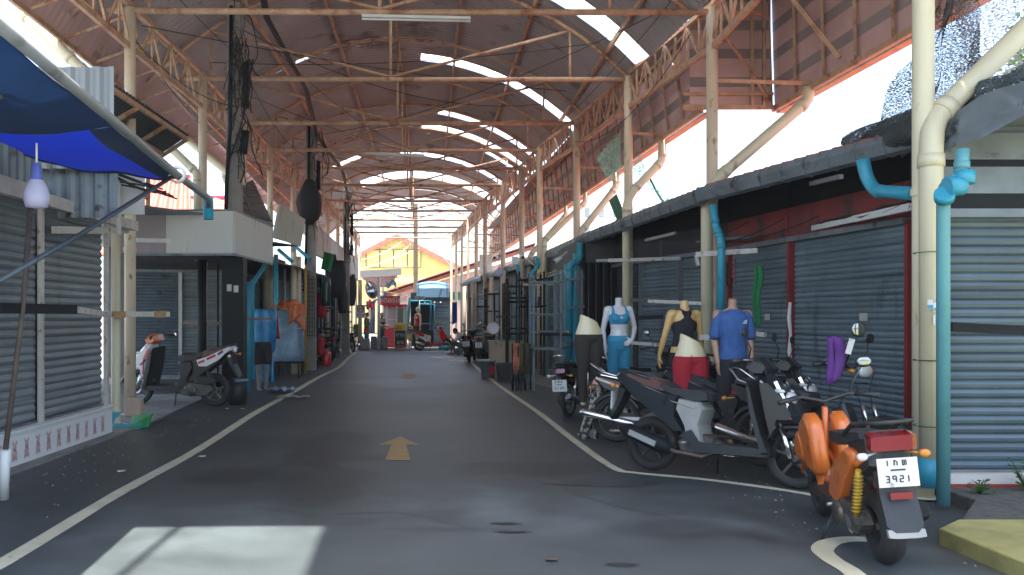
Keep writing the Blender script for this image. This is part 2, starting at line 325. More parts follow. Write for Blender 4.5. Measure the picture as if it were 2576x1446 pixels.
# ---------------- the canopy over the lane ----------------
FR=[(6.9,-4.45,4.26),(12.7,-4.22,4.63),(16.3,-4.0,4.31),(20,-3.94,4.05),(23.25,-3.83,3.68),(26.1,-3.57,3.57),(29.4,-3.4,3.36),(33.4,-3.2,3.1),(36.5,-3.05,3.0),(40,-2.95,2.9),(43.2,-2.9,2.8),(46,-2.85,2.68),(49,-2.8,2.57)]
x0=lambda Y:-.24+.0255*(Y-20)
RA=6.43; arc=lambda dx:8.15-(RA-math.sqrt(max(RA*RA-dx*dx,.01)))
def itp(Y,k):
    for a,b in zip(FR,FR[1:]):
        if Y<=b[0] or b is FR[-1]: return a[k]+(b[k]-a[k])*(Y-a[0])/(b[0]-a[0])
CN=thing('market_canopy','long arched metal canopy on cream columns covering the market lane','canopy',(0,12,0))
YS,YE=3.1,46.5
EL=lambda Y:-5.0+.0*(Y) ; ER=4.38
GAP=[(-2.75,-1.02,3.1,4.34)]
def roofpt(x,Y,up=.12): return V((x,Y,arc(x-x0(Y))+up))
def ripple(Y): 
    t=(Y/.19)%1; return .022 if t<.5 else -.006
def roofsheet(xa,xb,ya,yb,nx,m,name,up=.12,skip=None,step=.095):
    b=B(); ny=int((yb-ya)/step); v=[];f=[]
    for i in range(nx+1):
        for j in range(ny+1):
            Y=ya+(yb-ya)*j/ny; x=xa+(xb-xa)*i/nx
            v.append(roofpt(x,Y,up+(.024 if j%2 else 0)))
    for i in range(nx):
        for j in range(ny):
            xc=xa+(xb-xa)*(i+.5)/nx; yc=ya+(yb-ya)*(j+.5)/ny
            if any(s[0]<xc<s[1] and s[2]<yc<s[3] for s in (skip or [])): continue
            f.append((i*(ny+1)+j,(i+1)*(ny+1)+j,(i+1)*(ny+1)+j+1,i*(ny+1)+j+1))
    return obj(name,b.add(v,f,0,False),X[m],CN)
SK=[(.35,4.37,15.05,15.8),(.35,4.37,21.4,22.0),(1.0,4.37,26.9,27.5),(.5,4.37,29.1,29.7),(2.7,4.37,30.6,31.1),(-.3,4.37,34.3,35.1),(-2.2,4.37,38.7,40.5),(.2,4.37,43.7,44.4),(-3.0,-1.9,33.2,33.7),(-2.75,-2.45,20.2,20.6)]
xs=[-5.0]
holes=SK+GAP
# sheet boundaries follow the openings: build the roof as strips along the lane
cuts=sorted(set([YS,YE]+[s[2] for s in holes]+[s[3] for s in holes]))
RB=B()
def rquad(xa,xb,ya,yb):
    nx=max(1,int(round((xb-xa)/.4))); ny=2*max(1,int(round((yb-ya)/.19))); v=[];f=[]
    for i in range(nx+1):
        for j in range(ny+1):
            v.append(roofpt(xa+(xb-xa)*i/nx,ya+(yb-ya)*j/ny,.12+(.022 if j%2 else 0)))
    for i in range(nx):
        for j in range(ny): f.append((i*(ny+1)+j,(i+1)*(ny+1)+j,(i+1)*(ny+1)+j+1,i*(ny+1)+j+1))
    RB.add(v,f,0,False)
for a,b_ in zip(cuts,cuts[1:]):
    if b_-a<.02: continue
    hs=sorted([(s[0],s[1]) for s in holes if s[2]<(a+b_)/2<s[3]]); x=-5.0
    for h0,h1 in hs:
        if h0>x+.05: rquad(x,h0,a,b_)
        x=max(x,h1)
    if x<4.33: rquad(x,4.38,a,b_)
obj('roof_sheet',RB,X['sheet'],CN)
for s in SK:
    v=[];b=B(); b.sheet(lambda u,t:roofpt(s[0]+(s[1]-s[0])*u,s[2]+(s[3]-s[2])*t,.16),14,2); obj('skylight',b,X['skylight' if s[2]<25 else 'skyclear'],CN)
# purlins
for k in range(-3,4):
    b=B(); dx=1.4*k
    if abs(dx)>4.3: dx*=.98
    ys=[YS+(YE-YS)*i/16 for i in range(17)]
    for a,c in zip(ys,ys[1:]): b.bar(V((x0(a)+dx,a,arc(dx)+.06)),V((x0(c)+dx,c,arc(dx)+.06)),.05,.10)
    obj('purlin',b,X['truss'],CN)
def uneven(p,q,n,s): return [p.lerp(q,i/n)+V((0,0,s*math.sin(3.1*i/n))) for i in range(n+1)]
for i,(Y,xl,xr) in enumerate(FR):
    c=x0(Y); b=B()
    if i==0: b.tube([(xl,Y,6.15),(xr,Y,6.15)],.055,8)
    else: b.tube([(xl-.35,Y,6.16),((xl+xr)/2,Y,6.13),(xr+.25 if i>1 else xr+.75,Y,6.14)],.05,8)
    if Y<41:
        b.tube([V((c+(-4.75+9.4*j/20 if c-4.75+9.4*j/20<4.4 else 4.4-c),Y,arc(-4.75+9.4*j/20))) for j in range(21) if c-4.75+9.4*j/20<4.42],.042,6)
        b.tube([(c,Y,6.17),(c,Y,8.12)],.03,6)
        for s in(-1,1):
            b.tube([(c,Y,6.18),(c+s*3.5,Y,arc(3.5)-.03)],.03,6); b.tube([(c+s*3.5,Y,6.18),(c+s*3.5,Y,arc(3.5)-.02)],.026,6)
    else: b.tube([V((c-4.7+9.1*j/20,Y,arc(-4.7+9.1*j/20))) for j in range(21)],.05,6)
    if 30<Y<45:
        for s in(-1,1): b.tube([(s*3,Y-2.6,6.16),(-s*2.6,Y+.4,6.16)],.018,5)
    obj('arch_truss',b,X['truss'],CN)
for k,s in((1,-1),(2,1)):
    for a,c in zip(FR,FR[1:]):
        b=B(); p=V((a[k],a[0],0)); q=V((c[k],c[0],0)); up=V((0,0,1))
        b.bar(p+up*6.25,q+up*6.25,.06,.07); b.bar(p+up*5.6,q+up*5.6,.06,.09)
        n=int((q-p).length/.42)
        for j in range(n):
            u=p.lerp(q,j/n); v=p.lerp(q,(j+1)/n); u,v=(u+up*5.62,v+up*6.23) if j%2 else (u+up*6.23,v+up*5.62)
            b.bar(u,v,.035,.035)
            if j%2==0 or s>0: b.bar(p.lerp(q,j/n)+up*5.62,p.lerp(q,j/n)+up*6.23,.03,.03)
        obj('side_truss',b,X['truss'],CN)
for i,(Y,xl,xr) in enumerate(FR):
    for s,x in((-1,xl),(1,xr)):
        if i==0 and s<0: continue
        r=.085 if i>0 else .082
        if Y>39: r=.07
        b=B().tube([(x,Y,0),(x,Y,2),(x,Y,4),(x,Y,6.2)],r,14)
        b.lathe((x,Y,0),(0,0,1),[(r+.012,2.5),(r+.012,2.56)],14); b.lathe((x,Y,0),(0,0,1),[(r+.06,0.015),(r+.06,.03)],12,cap=True)
        obj('column',b,X['column'] if i else X['ypipe'],CN)
# left outer overhang
b=B(); n=250
def lo(u,t): Y=YS+(YE-YS)*u; z=6.28-.5*t; return V((-4.98-.3*t+(.0),Y,z+(.018 if int(round(u*500))%2 else 0)))
b.sheet(lo,500,1,sm=False); obj('overhang_sheet',b,X['pinksheet'],CN)
b=B()
for k in range(40):
    Y=YS+k*1.22
    b.bar((-4.2,Y,6.18),(-5.25,Y,5.8),.035,.035)
b.bar((-5.28,YS,5.74),(-5.28,YE,5.74),.05,.08); b.bar((-4.65,YS,6.05),(-4.65,YE,6.05),.06,.06)
obj('eave_frame',b,X['truss'],CN)
# right outer skirt: near wide bay, then the narrower run
def skirt(xt,xb0,xb1,ya,yb,zt,name='side_skirt'):
    b=B(); g=lambda z,Y:xt+((xb0+(xb1-xb0)*(Y-ya)/(yb-ya))-xt)*(zt-z)/(zt-5.0); z=5.0; k=0
    while z<zt-.01:
        h=min(.31 if k%2==0 else .165,zt-z); b.quad((g(z,ya),ya,z),(g(z,yb),yb,z),(g(z+h,yb),yb,z+h),(g(z+h,ya),ya,z+h),k%2); z+=h; k+=1
    obj(name,b,[X['pinksheet'],X['greysheet']],CN)
    b=B(); n=int((yb-ya)/.85)
    for j in range(n+1):
        Y=ya+(yb-ya)*j/n; xb=xb0+(xb1-xb0)*j/n; b.tube([(xt-.05,Y,zt-.03),(xb-.05,Y,5.02)],.027,6)
    b.bar((xb0-.02,ya,4.98),(xb1-.02,yb,4.98),.06,.09); b.bar((xb0+.10,ya,4.93),(xb1+.10,yb,4.93),.14,.03); b.bar((xt-.04,ya,zt-.05),(xt-.04,yb,zt-.05),.05,.06)
    for Y in [f[0] for f in FR if ya<f[0]<yb]:
        xr=itp(Y,2); xb=xb0+(xb1-xb0)*(Y-ya)/(yb-ya)
        b.bar((xr,Y,5.1),(xb,Y,5.05),.04,.05); b.bar((xr+.1,Y+.3,6.2),(xb-.05,Y+2.2 if Y+2.2<yb else yb,5.1),.035,.035)
    obj('skirt_frame',b,X['truss'],CN)
skirt(4.80,4.97,4.85,14.05,49,6.38)
skirt(6.08,6.12,6.15,3.4,14.0,7.5)
b=B(); z=5.04; k=0
while z<7.3:
    h=.31 if k%2==0 else .165; b.quad((4.72,13.98,z),(6.08,13.98,z),(6.08,13.98,z+h),(4.72,13.98,z+h),k%2); z+=h; k+=1
obj('end_panel',b,[X['pinksheet'],X['greysheet']],CN)
b=B().bar((4.6,13.95,5.0),(6.15,13.95,5.0),.05,.07).bar((4.6,13.93,5.22),(6.1,13.93,5.22),.04,.05).bar((5.75,13.94,5.0),(5.75,13.94,7.3),.05,.05).bar((5.95,13.94,5.0),(5.95,13.94,7.3),.05,.05)
b.bar((4.63,12.68,6.2),(6.0,9.6,7.3),.06,.06).bar((5.0,12.6,7.3),(6.0,11.6,5.1),.06,.06).bar((4.63,12.7,6.3),(5.3,13.9,7.2),.05,.05)
obj('bay_frame',b,X['truss'],CN)
# the roof reaching over the near wide bay
b=B(); b.sheet(lambda u,t:V((4.36+1.74*t,3.4+10.6*u,6.36+1.15*t+(.02 if int(round(u*80))%2 else 0))),80,1,sm=False).quad((4.36,14.06,6.36),(4.82,14.06,6.40),(4.82,46.5,6.40),(4.36,46.5,6.36)); obj('roof_filler',b,X['sheet'],CN)
# slanting drain pipes on columns
def elbow(pts,r,m='ypipe',parent=None,name='drain_pipe',coll=True,**k):
    pts=[V(p) for p in pts]; out=[pts[0]]
    for i in range(1,len(pts)-1):
        p=pts[i]; a=(pts[i-1]-p).normalized(); c=(pts[i+1]-p).normalized(); d=min(r*1.15,(pts[i-1]-p).length*.45,(pts[i+1]-p).length*.45)
        out+=[p+a*d,p+(a+c)*d*.28,p+c*d]
    out.append(pts[-1]); b=B().tube(out,r,12)
    if coll:
        for i in range(1,len(pts)-1):
            p=pts[i]
            for e in(pts[i-1],pts[i+1]):
                a=(e-p).normalized(); 
                if (e-p).length>r*4: b.tube([p+a*r*.95,p+a*r*2.1],r*1.12,12)
    return obj(name,b,X[m],parent,**k)
def drain(Y,s,pts,r=.075): elbow([P(px,py,Y) for px,py in pts],r,'ypipe',CN)
x=FR[0][2]; elbow([(x+1.5,6.88,4.95),(x+1.42,6.88,4.45),(x+.05,6.84,3.12),(x-.01,6.78,2.9),(x-.03,6.74,.35)],.088,'ypipe',CN)
elbow([(6.1,12.7,5.0),(6.1,12.7,4.80),(4.72,12.68,3.62),(4.52,12.62,3.4),(4.52,12.62,.3)],.085,'ypipe',CN)
elbow([(4.97,16.3,4.95),(4.97,16.3,4.55),(4.38,16.22,3.95),(4.24,16.18,3.7),(4.24,16.18,.3)],.08,'ypipe',CN)
elbow([(5.0,20,4.95),(5.0,20,4.62),(4.15,19.93,3.55),(4.03,19.9,3.3),(4.03,19.9,.3)],.08,'ypipe',CN)
elbow([(4.95,23.25,4.95),(4.95,23.2,4.7),(3.8,23.2,3.6),(3.75,23.18,.3)],.075,'ypipe',CN)
elbow([(4.95,26.1,4.95),(4.95,26,4.7),(3.8,26,3.4),(3.8,26,2.6)],.075,'ypipe',CN)
elbow([(-5.9,12.7,7.0),(-5.9,12.7,6.17),(-5.05,12.7,5.36),(-4.35,12.7,4.7),(-4.35,12.68,3.2)],.085,'ypipe',CN)
elbow([(-5.2,16.3,5.7),(-5.2,16.3,5.35),(-4.1,16.25,4.3),(-4.07,16.25,2.6)],.08,'ypipe',CN)
elbow([(-5.67,20,6.3),(-5.6,20,6.0),(-4.05,19.93,4.75),(-3.98,19.93,.3)],.085,'ypipe',CN)
elbow([(-5.1,23.25,5.7),(-5.1,23.25,5.3),(-3.95,23.2,4.4),(-3.9,23.2,.3)],.08,'ypipe',CN)
# fluorescent battens hung under the ties
for a,b_,y0,Y,t in((910,1183,40,12.7,'long white fluorescent batten hung under the nearest tie beam'),(920,1068,384,23.2,'white fluorescent batten hung far down the canopy')):
    p=P(a,y0,Y-.03);q=P(b_,y0+6,Y-.03); m=(p+q)/2
    t_=thing('fluorescent_light',t,'ceiling light',p.lerp(q,.5))
    obj('housing',B().bar(p,q,.05,.045),X['tube'],t_); z=V((0,0,.045)); obj('tube',B().tube([p-z,q-z],.017,8),X['tube'],t_)
    [obj('hanger',B().tube([p.lerp(q,k),p.lerp(q,k)+V((0,.03,.1))],.008,5),X['steel'],t_) for k in(.15,.85)]
# ---------------- concrete utility poles and cables ----------------
def upole(x,Y,w_,h,lab,clutter,m='concrete'):
    t=thing('utility_pole',lab,'utility pole',(x,Y,0))
    b=B(); b.loft([[V((x+sx*w_*k/2,Y+sy*w_*k*.4,z)) for sx,sy in((-1,-1),(1,-1),(1,1),(-1,1))] for z,k in((0,1.08),(h,.85))],sm=False)
    b.bb((x-w_*.12,Y-w_*.4,.9),(x+w_*.12,Y-w_*.46,h-.3)) if clutter else None
    obj('shaft',b,X[m],t,bev=.015)
    if clutter:
        b=B()
        for k in range(clutter):
            z=h-rnd.random()*2.6; p=V((x+rnd.uniform(.05,.35),Y-.1+rnd.uniform(-.2,.1),z)); pts=[p]
            for j in range(5): p=p+V((rnd.uniform(-.09,.09),rnd.uniform(-.08,.08),rnd.uniform(-.30,-.02))); pts.append(p)
            b.tube(smooth(pts,3),rnd.choice((.006,.009,.014)),5)
        obj('cable_tangle',b,X['wire'],t)
        b=B()
        for k in range(3):
            for s in(-1,1):
                z=h-.2-k*.3; b.lathe((x+w_*.6,Y-.12,z+s*.02),(0,0,1),[(.02,-.04),(.035,-.02),(.02,0),(.035,.02),(.02,.04)],8)
            b.bar((x,Y-.12,z),(x+w_*.65,Y-.12,z),.03,.03)
        b.bar((x+w_*.6,Y-.12,h-.1),(x+w_*.6,Y-.12,h-.9),.03,.03)
        obj('insulator_rack',b,X['steel'],t)
        obj('conduit',B().tube([(x-.02,Y-w_*.62,h-.1),(x-.04,Y-w_*.62,h-2.2),(x-.10,Y-w_*.62,h-3.2),(x-.12,Y-w_*.62,h-4)],.035,8),X['black'],t)
        obj('splice_box',B().tube([(x+.24,Y-.2,h-1.9),(x+.24,Y-.2,h-1.1)],.06,8).tube([(x+.2,Y-.22,h-2.7),(x+.24,Y-.2,h-2.3)],.07,8),X['black'],t)
    return t
upole(-3.07,14.8,.27,7.05,'nearest concrete utility pole, wrapped in tangled black cables beside the cream fascia box',46)
t=upole(-2.73,23.5,.30,6.95,'concrete utility pole wrapped in wire mesh, a dark bundle tied to it',30)
b=B()
for k in range(14):
    z=.98+.14*k*.86; b.tube([(-2.73-.19,23.5-.17,z),(-2.73+.19,23.5-.17,z),(-2.73+.19,23.5+.17,z)],.006,4)
for k in range(7):
    b.tube([(-2.92+.063*k,23.33,.95),(-2.92+.063*k,23.33,2.65)],.006,4)
obj('wire_mesh_wrap',b,X['wire'],t)
upole(-2.49,33.9,.27,6.7,'third concrete utility pole far down the left side, with coiled black cable',26)
upole(.5,52,.30,8.6,'tall brown pole standing alone in the plaza in front of the yellow gable',0,'bark')
# dark bundle tied to the second pole
b=B(); c=V((-2.73,23.2,4.62))
rings=[]
for k,(z,r) in enumerate(((-.55,.10),(-.42,.22),(-.2,.30),(.05,.34),(.25,.32),(.45,.22),(.7,.10))):
    rings.append([c+V((r*math.cos(a*math.pi/8)*(1+.12*math.sin(3*a+k)),r*.8*math.sin(a*math.pi/8)*(1+.1*math.cos(2*a+k)),z)) for a in range(16)])
obj('cloth_bundle',b.loft(rings),X['blackfab'],label='dark baggy cloth bundle tied high on the mesh-wrapped pole',cat='bundle')
obj('cable_bundle',B().tube([(-2.3,12,7.5),(-2.55,15,6.9),(-2.35,19,6.75),(-2.55,23.4,6.6),(-2.2,28,6.45),(-2.4,33.9,6.3)],.05,7).tube([(-2.3,12,7.45),(-2.5,15,6.86),(-2.28,19,6.65),(-2.5,23.4,6.5),(-2.15,28,6.35),(-2.35,33.9,6.2)],.035,7),X['wire'],label='thick black bundle of cables running from pole to pole under the left of the canopy',cat='cable')
def sag(p,q,s,n=12): return [V(p).lerp(V(q),i/n)-V((0,0,s*4*(i/n)*(1-i/n))) for i in range(n+1)]
cab=[((-3.0,14.7,6.6),(3.2,20,6.6),.5,'thin black cable sagging across the canopy from the nearest utility pole'),
((-3.0,14.7,6.9),(1.5,26.1,6.5),.7,'thin black cable drooping diagonally down the canopy from the nearest pole'),
((-4.1,9,6.9),(-3.1,14.7,6.2),.15,'thin cable falling from the roof edge to the nearest utility pole'),
((-2.7,23.4,6.2),(3.6,26.1,6.4),.5,'thin cable crossing the canopy from the mesh-wrapped pole'),
((4.2,9,6.7),(3.7,23.2,6.5),.35,'thin wire running along the right truss under the roof'),
((-2.9,14.7,5.9),(-2.7,23.4,6.0),.4,'thin cable strung between the first and second utility poles'),
((-2.6,23.4,5.5),(-2.45,33.9,5.4),.4,'thin cable strung between the second and third utility poles'),
((-4.15,12.7,5.7),(-3.0,14.7,5.2),.2,'loose cable from the left column to the nearest pole'),
((-2.5,33.9,5.6),(.5,52,6.2),.8,'cable sagging from the third pole to the brown plaza pole'),
((.5,52,6.4),(3.0,40,6.0),.3,'cable running from the brown plaza pole back to the right truss')]
for k,(a_,c_) in enumerate((((-4.1,12.9,6.0),(3.9,20,6.9)),((-3.9,16.4,6.5),(4.2,16.2,6.9)),((-3.8,20,6.8),(3.6,26.2,6.0)),((4.5,12.8,6.5),(-2.6,23.4,6.6)),((4.4,13,5.9),(4.0,20,5.7)),((-4.2,12.8,5.8),(-3.8,23.2,5.75)))):
    cab.append((a_,c_,.12+.09*k,['faint','slack','low','stray','taut','frayed'][k]+' black wire strung beneath the roof trusses'))
for p,q,s,l in cab: obj('overhead_cable',B().tube(sag(p,q,s),.008,4),X['wire'],label=l,cat='cable')
for k,(p,q,s,l) in enumerate([((-4.5,50,4.8),(-.5,74,8.2),.5,'upper white wire in front of the yellow gable'),((-4.5,50,4.5),(.3,74,8.0),.8,'middle white wire sagging before the yellow gable'),((-4.5,51,4.0),(1.0,74,7.6),.2,'lower white wire before the yellow gable'),((.5,52,7.6),(4.2,54,3.2),.2,'white wire falling right from the brown plaza pole')]):
    obj('overhead_cable',B().tube(sag(p,q,s),.02,4),X['wirew'],label=l,cat='cable')
b=B().tube(sag((-4.1,50,5.4),(-.6,50.5,3.2),.0),.035,6); obj('stay_wire',b,X['truss'],label='rusty rod slanting down across the far end of the lane',cat='stay')

q9=random.Random(5)
t=thing('drain_cover','rusty slotted drain cover at the left edge of the lane by the first column','drain cover',(-3.35,11.9,0))
obj('cover_plate',B().bb((-3.6,11.6,.001),(-3.1,12.1,.006)),X['iron'],t); obj('slots',B().bar((-3.55,11.7,.008),(-3.15,11.7,.008),.03,.003).bar((-3.55,11.7,.008),(-3.55,12.0,.008),.03,.003).bar((-3.15,11.7,.008),(-3.15,12.0,.008),.03,.003).bar((-3.55,12.0,.008),(-3.15,12.0,.008),.03,.003),X['black'],t)
b=B()
for k in range(900):
    s_=q9.choice((-1,1)); Y=q9.uniform(5,34); x=(-3.55+.03*Y if s_<0 else 3.2-.02*Y)+q9.gauss(0,.28); r_=q9.uniform(.004,.014); a=q9.random()*6.28
    b.add([(x+r_*math.cos(a+i*2.1),Y+r_*1.4*math.sin(a+i*2.1),.004) for i in range(3)]+[(x,Y,.004+r_*.8)],[(0,1,3),(1,2,3),(2,0,3)])
obj('kerb_grit',b,X['slabc'],kind='stuff')
# ---------------- shops ----------------
UP=V((0,0,1))
def shutmesh(b,p,q,z0,z1,pitch=.075,n=None,out=None):
    p=V((p[0],p[1],0));q=V((q[0],q[1],0)); k=int((z1-z0)/pitch); v=[];f=[]
    zs=[];os=[]
    for i in range(k):
        for dz,o in((0,-.016),(.014,0),(.040,.008),(.064,0)): zs.append(z0+i*pitch+dz); os.append(o)
    zs.append(z1); os.append(0)
    for z,o in zip(zs,os): v+=[p+UP*z+out*o,q+UP*z+out*o]
    b.add(v,[(2*i,2*i+1,2*i+3,2*i+2) for i in range(len(zs)-1)])
    return b
def shop(p,q,lab,ns=1,h=2.62,sill=.12,mat_s='shutter',mat_b='board',post='steel',top=3.25,depth=3.0,roof=None,gut=None,board=True,name='shop',gm='gutter',flip=1,tilerow=False,base='concrete'):
    p=V((p[0],p[1],0)); q=V((q[0],q[1],0)); u=(q-p).normalized(); out=V((-u.y,u.x,0))*flip   # out = towards the lane
    t=thing(name,lab,'shop',(p+q)/2)
    b=B(); bk=-out*depth
    A,Bq=p-out*.12,q-out*.12
    for a,c in((A,Bq),(Bq,Bq+bk),(Bq+bk,A+bk),(A+bk,A)): b.quad(a,c,c+UP*top,a+UP*top)
    b.quad(A+UP*top,Bq+UP*top,Bq+bk+UP*top,A+bk+UP*top); obj('wall',b,X['darkwall'],t)
    L=(q-p).length; w_=L/ns
    for i in range(ns):
        a=p+u*(w_*i+.05); c=p+u*(w_*(i+1)-.05)
        m=mat_s if isinstance(mat_s,str) else mat_s[i%len(mat_s)]
        s=obj('shutter',shutmesh(B(),a,c,sill,h,out=out),X[m],t)
        obj('bottom_rail',B().bar(a+UP*(sill-.03)+out*.012,c+UP*(sill-.03)+out*.012,.03,.07),X['steel'],s)
        md=a.lerp(c,.5)+UP*(sill+.12)+out*.02; obj('handle',B().tube([md-u*.08,md-u*.07+out*.03,md+u*.07+out*.03,md+u*.08],.008,5),X['steel'],s)
        if i%2==0: k2=a.lerp(c,.93)+UP*1.05+out*.02; obj('padlock',B().bar(k2,k2+UP*.06,.045,.025).tube([k2+UP*.06-u*.015,k2+UP*.09,k2+UP*.06+u*.015],.005,5),X['chrome'],s)
        if (i+ns)%3==1:
            st=a.lerp(c,.3)+UP*1.45+out*.018; obj('sticker',B().quad(st,st+u*.16,st+u*.16+UP*.10,st+UP*.10),X['fascia'],s)
    for i in range(ns+1):
        a=p+u*w_*i+out*.02; m=post if isinstance(post,str) else post[i%len(post)]
        obj('post',B().bar(a,a+UP*h,.09,.07),X[m],t)
    obj('plinth',B().bar(p+UP*(sill-.06)*.5-out*.03,q+UP*(sill-.06)*.5-out*.03,.14,max(.02,sill-.07)),X[base],t)
    if board:
        z=h+.03; mb=mat_b if isinstance(mat_b,str) else mat_b[0]
        tb=3.08 if roof and roof[2]>3.25 else top
        obj('sign_board',B().bar(p+UP*(z+tb)/2+out*.03,q+UP*(z+tb)/2+out*.03,.05,tb-z),X[mb],t)
        obj('eave_gap_filler',B().bar(p+UP*3.37+out*.0,q+UP*3.37+out*.0,.04,.56),X['black'],t) if roof and roof[2]>3.25 else None  # added black filler closing the bright gap under the eave, dark like its shade
        obj('shutter_box',B().bar(p+UP*(h-.0)+out*.05,q+UP*(h)+out*.05,.12,.07),X['gutter'],t)
    if roof:
        (a,c,z)=roof; a=V((a[0],a[1],z)); c=V((c[0],c[1],z)); d=3.6; s=.22
        a2=a-out*d+UP*d*s; c2=c-out*d+UP*d*s; n=max(6,int((c-a).length/.11)); b=B(); v=[]
        for i in range(n+1):
            o=UP*(.03*math.cos(i*math.pi)); v+=[a.lerp(c,i/n)+o+UP*.10+out*.03,a2.lerp(c2,i/n)+o+UP*.06]
        b.add(v,[(2*i,2*i+2,2*i+3,2*i+1) for i in range(n)],0,False)
        obj('roof',b,X['tile'],t,thick=.025)
        b=B().bar(a+out*-.1,c+out*-.1,.05,.10)
        k=max(2,int((c-a).length/.9))
        for i in range(k+1): b.bar(a.lerp(c,i/k)-UP*.03,a2.lerp(c2,i/k)-UP*.03,.05,.08)
        obj('rafter_frame',b,X['black'],t)
    if gut:
        (a,c,z)=gut; a=V((a[0],a[1],z)); c=V((c[0],c[1],z)); o=out; prof=[(-.02,.10),(.10,.10),(.13,.02),(.09,-.10),(.0,-.12),(-.02,-.11)]
        b=B(); pr=lambda e,k:[e+o*x+UP*(y) for x,y in k]
        b.loft([pr(a,prof),pr(c,prof)],sm=False)
        n=max(2,int((c-a).length/.42))
        for i in range(n+1):
            e=a.lerp(c,i/n); du=(c-a).normalized()*.012
            k2=[(x*1.08+.003,y*1.10) for x,y in prof]; b.loft([pr(e-du,k2),pr(e+du,k2)],sm=False)
        obj('gutter',b,X[gm],t)
    return t
RW=[(6.6,7.32),(5.85,9.7),(5.6,11.0),(5.55,13.0),(4.95,15.9),(4.7,17.0),(4.55,18.45)]
# right row (p near, q far; the lane lies to the left)
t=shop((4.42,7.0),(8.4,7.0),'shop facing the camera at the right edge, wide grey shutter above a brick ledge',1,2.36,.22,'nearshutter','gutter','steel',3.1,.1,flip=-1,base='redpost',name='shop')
b=B(); c=[(4.45,7.25),(8.4,7.25),(8.4,9.6),(5.98,9.6)]
for i in range(4): b.quad(V((*c[i],0)),V((*c[(i+1)%4],0)),V((*c[(i+1)%4],3.1)),V((*c[i],3.1)))
b.quad(*[V((*q,3.1)) for q in c]); obj('rear_wall',b,X['palewall'],t)
b=B()
for z0,z1,m in((2.40,2.52,0),(2.52,2.74,1),(2.74,2.80,0),(2.80,3.02,1)): b.bb((4.4,6.90-.01*m,z0),(8.4,6.95,z1),m)
obj('lintel_panel',b,[X['black'],X['gutter']],t); obj('awning_sheet',B().add([(4.5,6.1,3.02),(8.4,6.1,3.02),(8.4,7.2,3.12),(4.5,7.2,3.12)],[(0,1,2,3)]),X['gutter'],t,thick=.03); obj('ledge',B().bb((4.45,6.86,.02),(8.4,7.0,.12)).bb((4.45,6.9,.121),(8.4,6.99,.2),1),[X['redpost'],X['palewall']],t)
def roofp(t,a,c,z,d,rise,out,m='tile',gm='gutter'): pass
t=shop((5.85,9.7),(5.58,12.1),'red-framed shop behind the near cream pole, dark grey shutter under a long red board',1,2.62,.12,'shutter','redboard',('redpost','redpost'),3.25,roof=((5.35,7.35),(4.66,10.8),3.3),gut=((5.25,7.9),(4.66,10.8),3.3))
t=shop((5.58,12.12),(5.42,14.0),'red-framed shop with grey shutter behind the blue T-shirt mannequin',1,2.62,.12,'shutter','redboard',('redpost','redpost'),3.25,roof=((4.66,10.81),(4.37,12.3),3.3),gut=((4.66,10.81),(4.37,12.3),3.3))
t=shop((5.42,14.02),(4.75,17.0),'shop with two grey shutters and a black board behind the yellow mannequin',2,2.62,.12,'shutter','board','steel',3.25,roof=((4.36,12.45),(4.18,15.75),3.28),gut=((4.36,12.45),(4.18,15.75),3.28))
t=shop((4.75,17.02),(4.62,18.5),'narrow dark shop beside the black folding gate',1,2.62,.12,'shutterd','board','black',3.25,roof=((4.16,15.9),(4.02,19.2),3.26),gut=((4.16,15.9),(4.02,19.2),3.26))
# black folding gate closing a stall front, facing the camera
t=thing('folding_gate','black folding gate across the stall beside the two blue pipes','gate',(4.2,18.5,0))
for i in range(5):
    x=3.82+i*.168; obj('gate_leaf',B().add([(x,18.5,.1),(x+.084,18.44,.1),(x+.168,18.5,.1),(x,18.5,2.7),(x+.084,18.44,2.7),(x+.168,18.5,2.7)],[(0,1,4,3),(1,2,5,4)]),X['black'],t,thick=.01)
    obj('gate_rod',B().tube([(x,18.42,.1),(x,18.42,2.7)],.008,5),X['steel'],t)
shop((3.84,18.55),(3.95,23.2),'shop with reflective pale shutters behind the grey steel racks',3,2.6,.1,('shutterl','shutterl','shutterd'),'board','steel',3.2,roof=((3.95,19.3),(3.92,24),3.22),gut=((3.98,19.3),(3.92,24),3.22),gm='steel')
shop((3.95,23.25),(3.85,28.5),'shuttered shop behind the plywood counter and black racks',3,2.6,.1,('shutterl','shutterd','shutterl'),'board','black',3.15,roof=((3.9,24.1),(3.55,29),3.18),gut=((3.85,24.1),(3.55,29),3.18),gm='steel')
shop((3.85,28.55),(3.55,34),'shuttered shop behind the parked cream scooter on the right',3,2.5,.1,('shutterd','shutterl','shutterl'),'board','black',3.1,roof=((3.55,29.1),(3.25,34.5),3.15),gut=((3.5,29.1),(3.2,34.5),3.15),gm='steel')
shop((3.55,34.05),(3.1,41),'furthest shop of the right row with pale shutters under a bent eave',3,2.5,.1,('shutterl','shutterd','shutterl'),'board','steel',3.1,roof=((3.2,34.6),(2.75,41),3.15),gut=((3.15,34.6),(2.7,41),3.12),gm='steel')
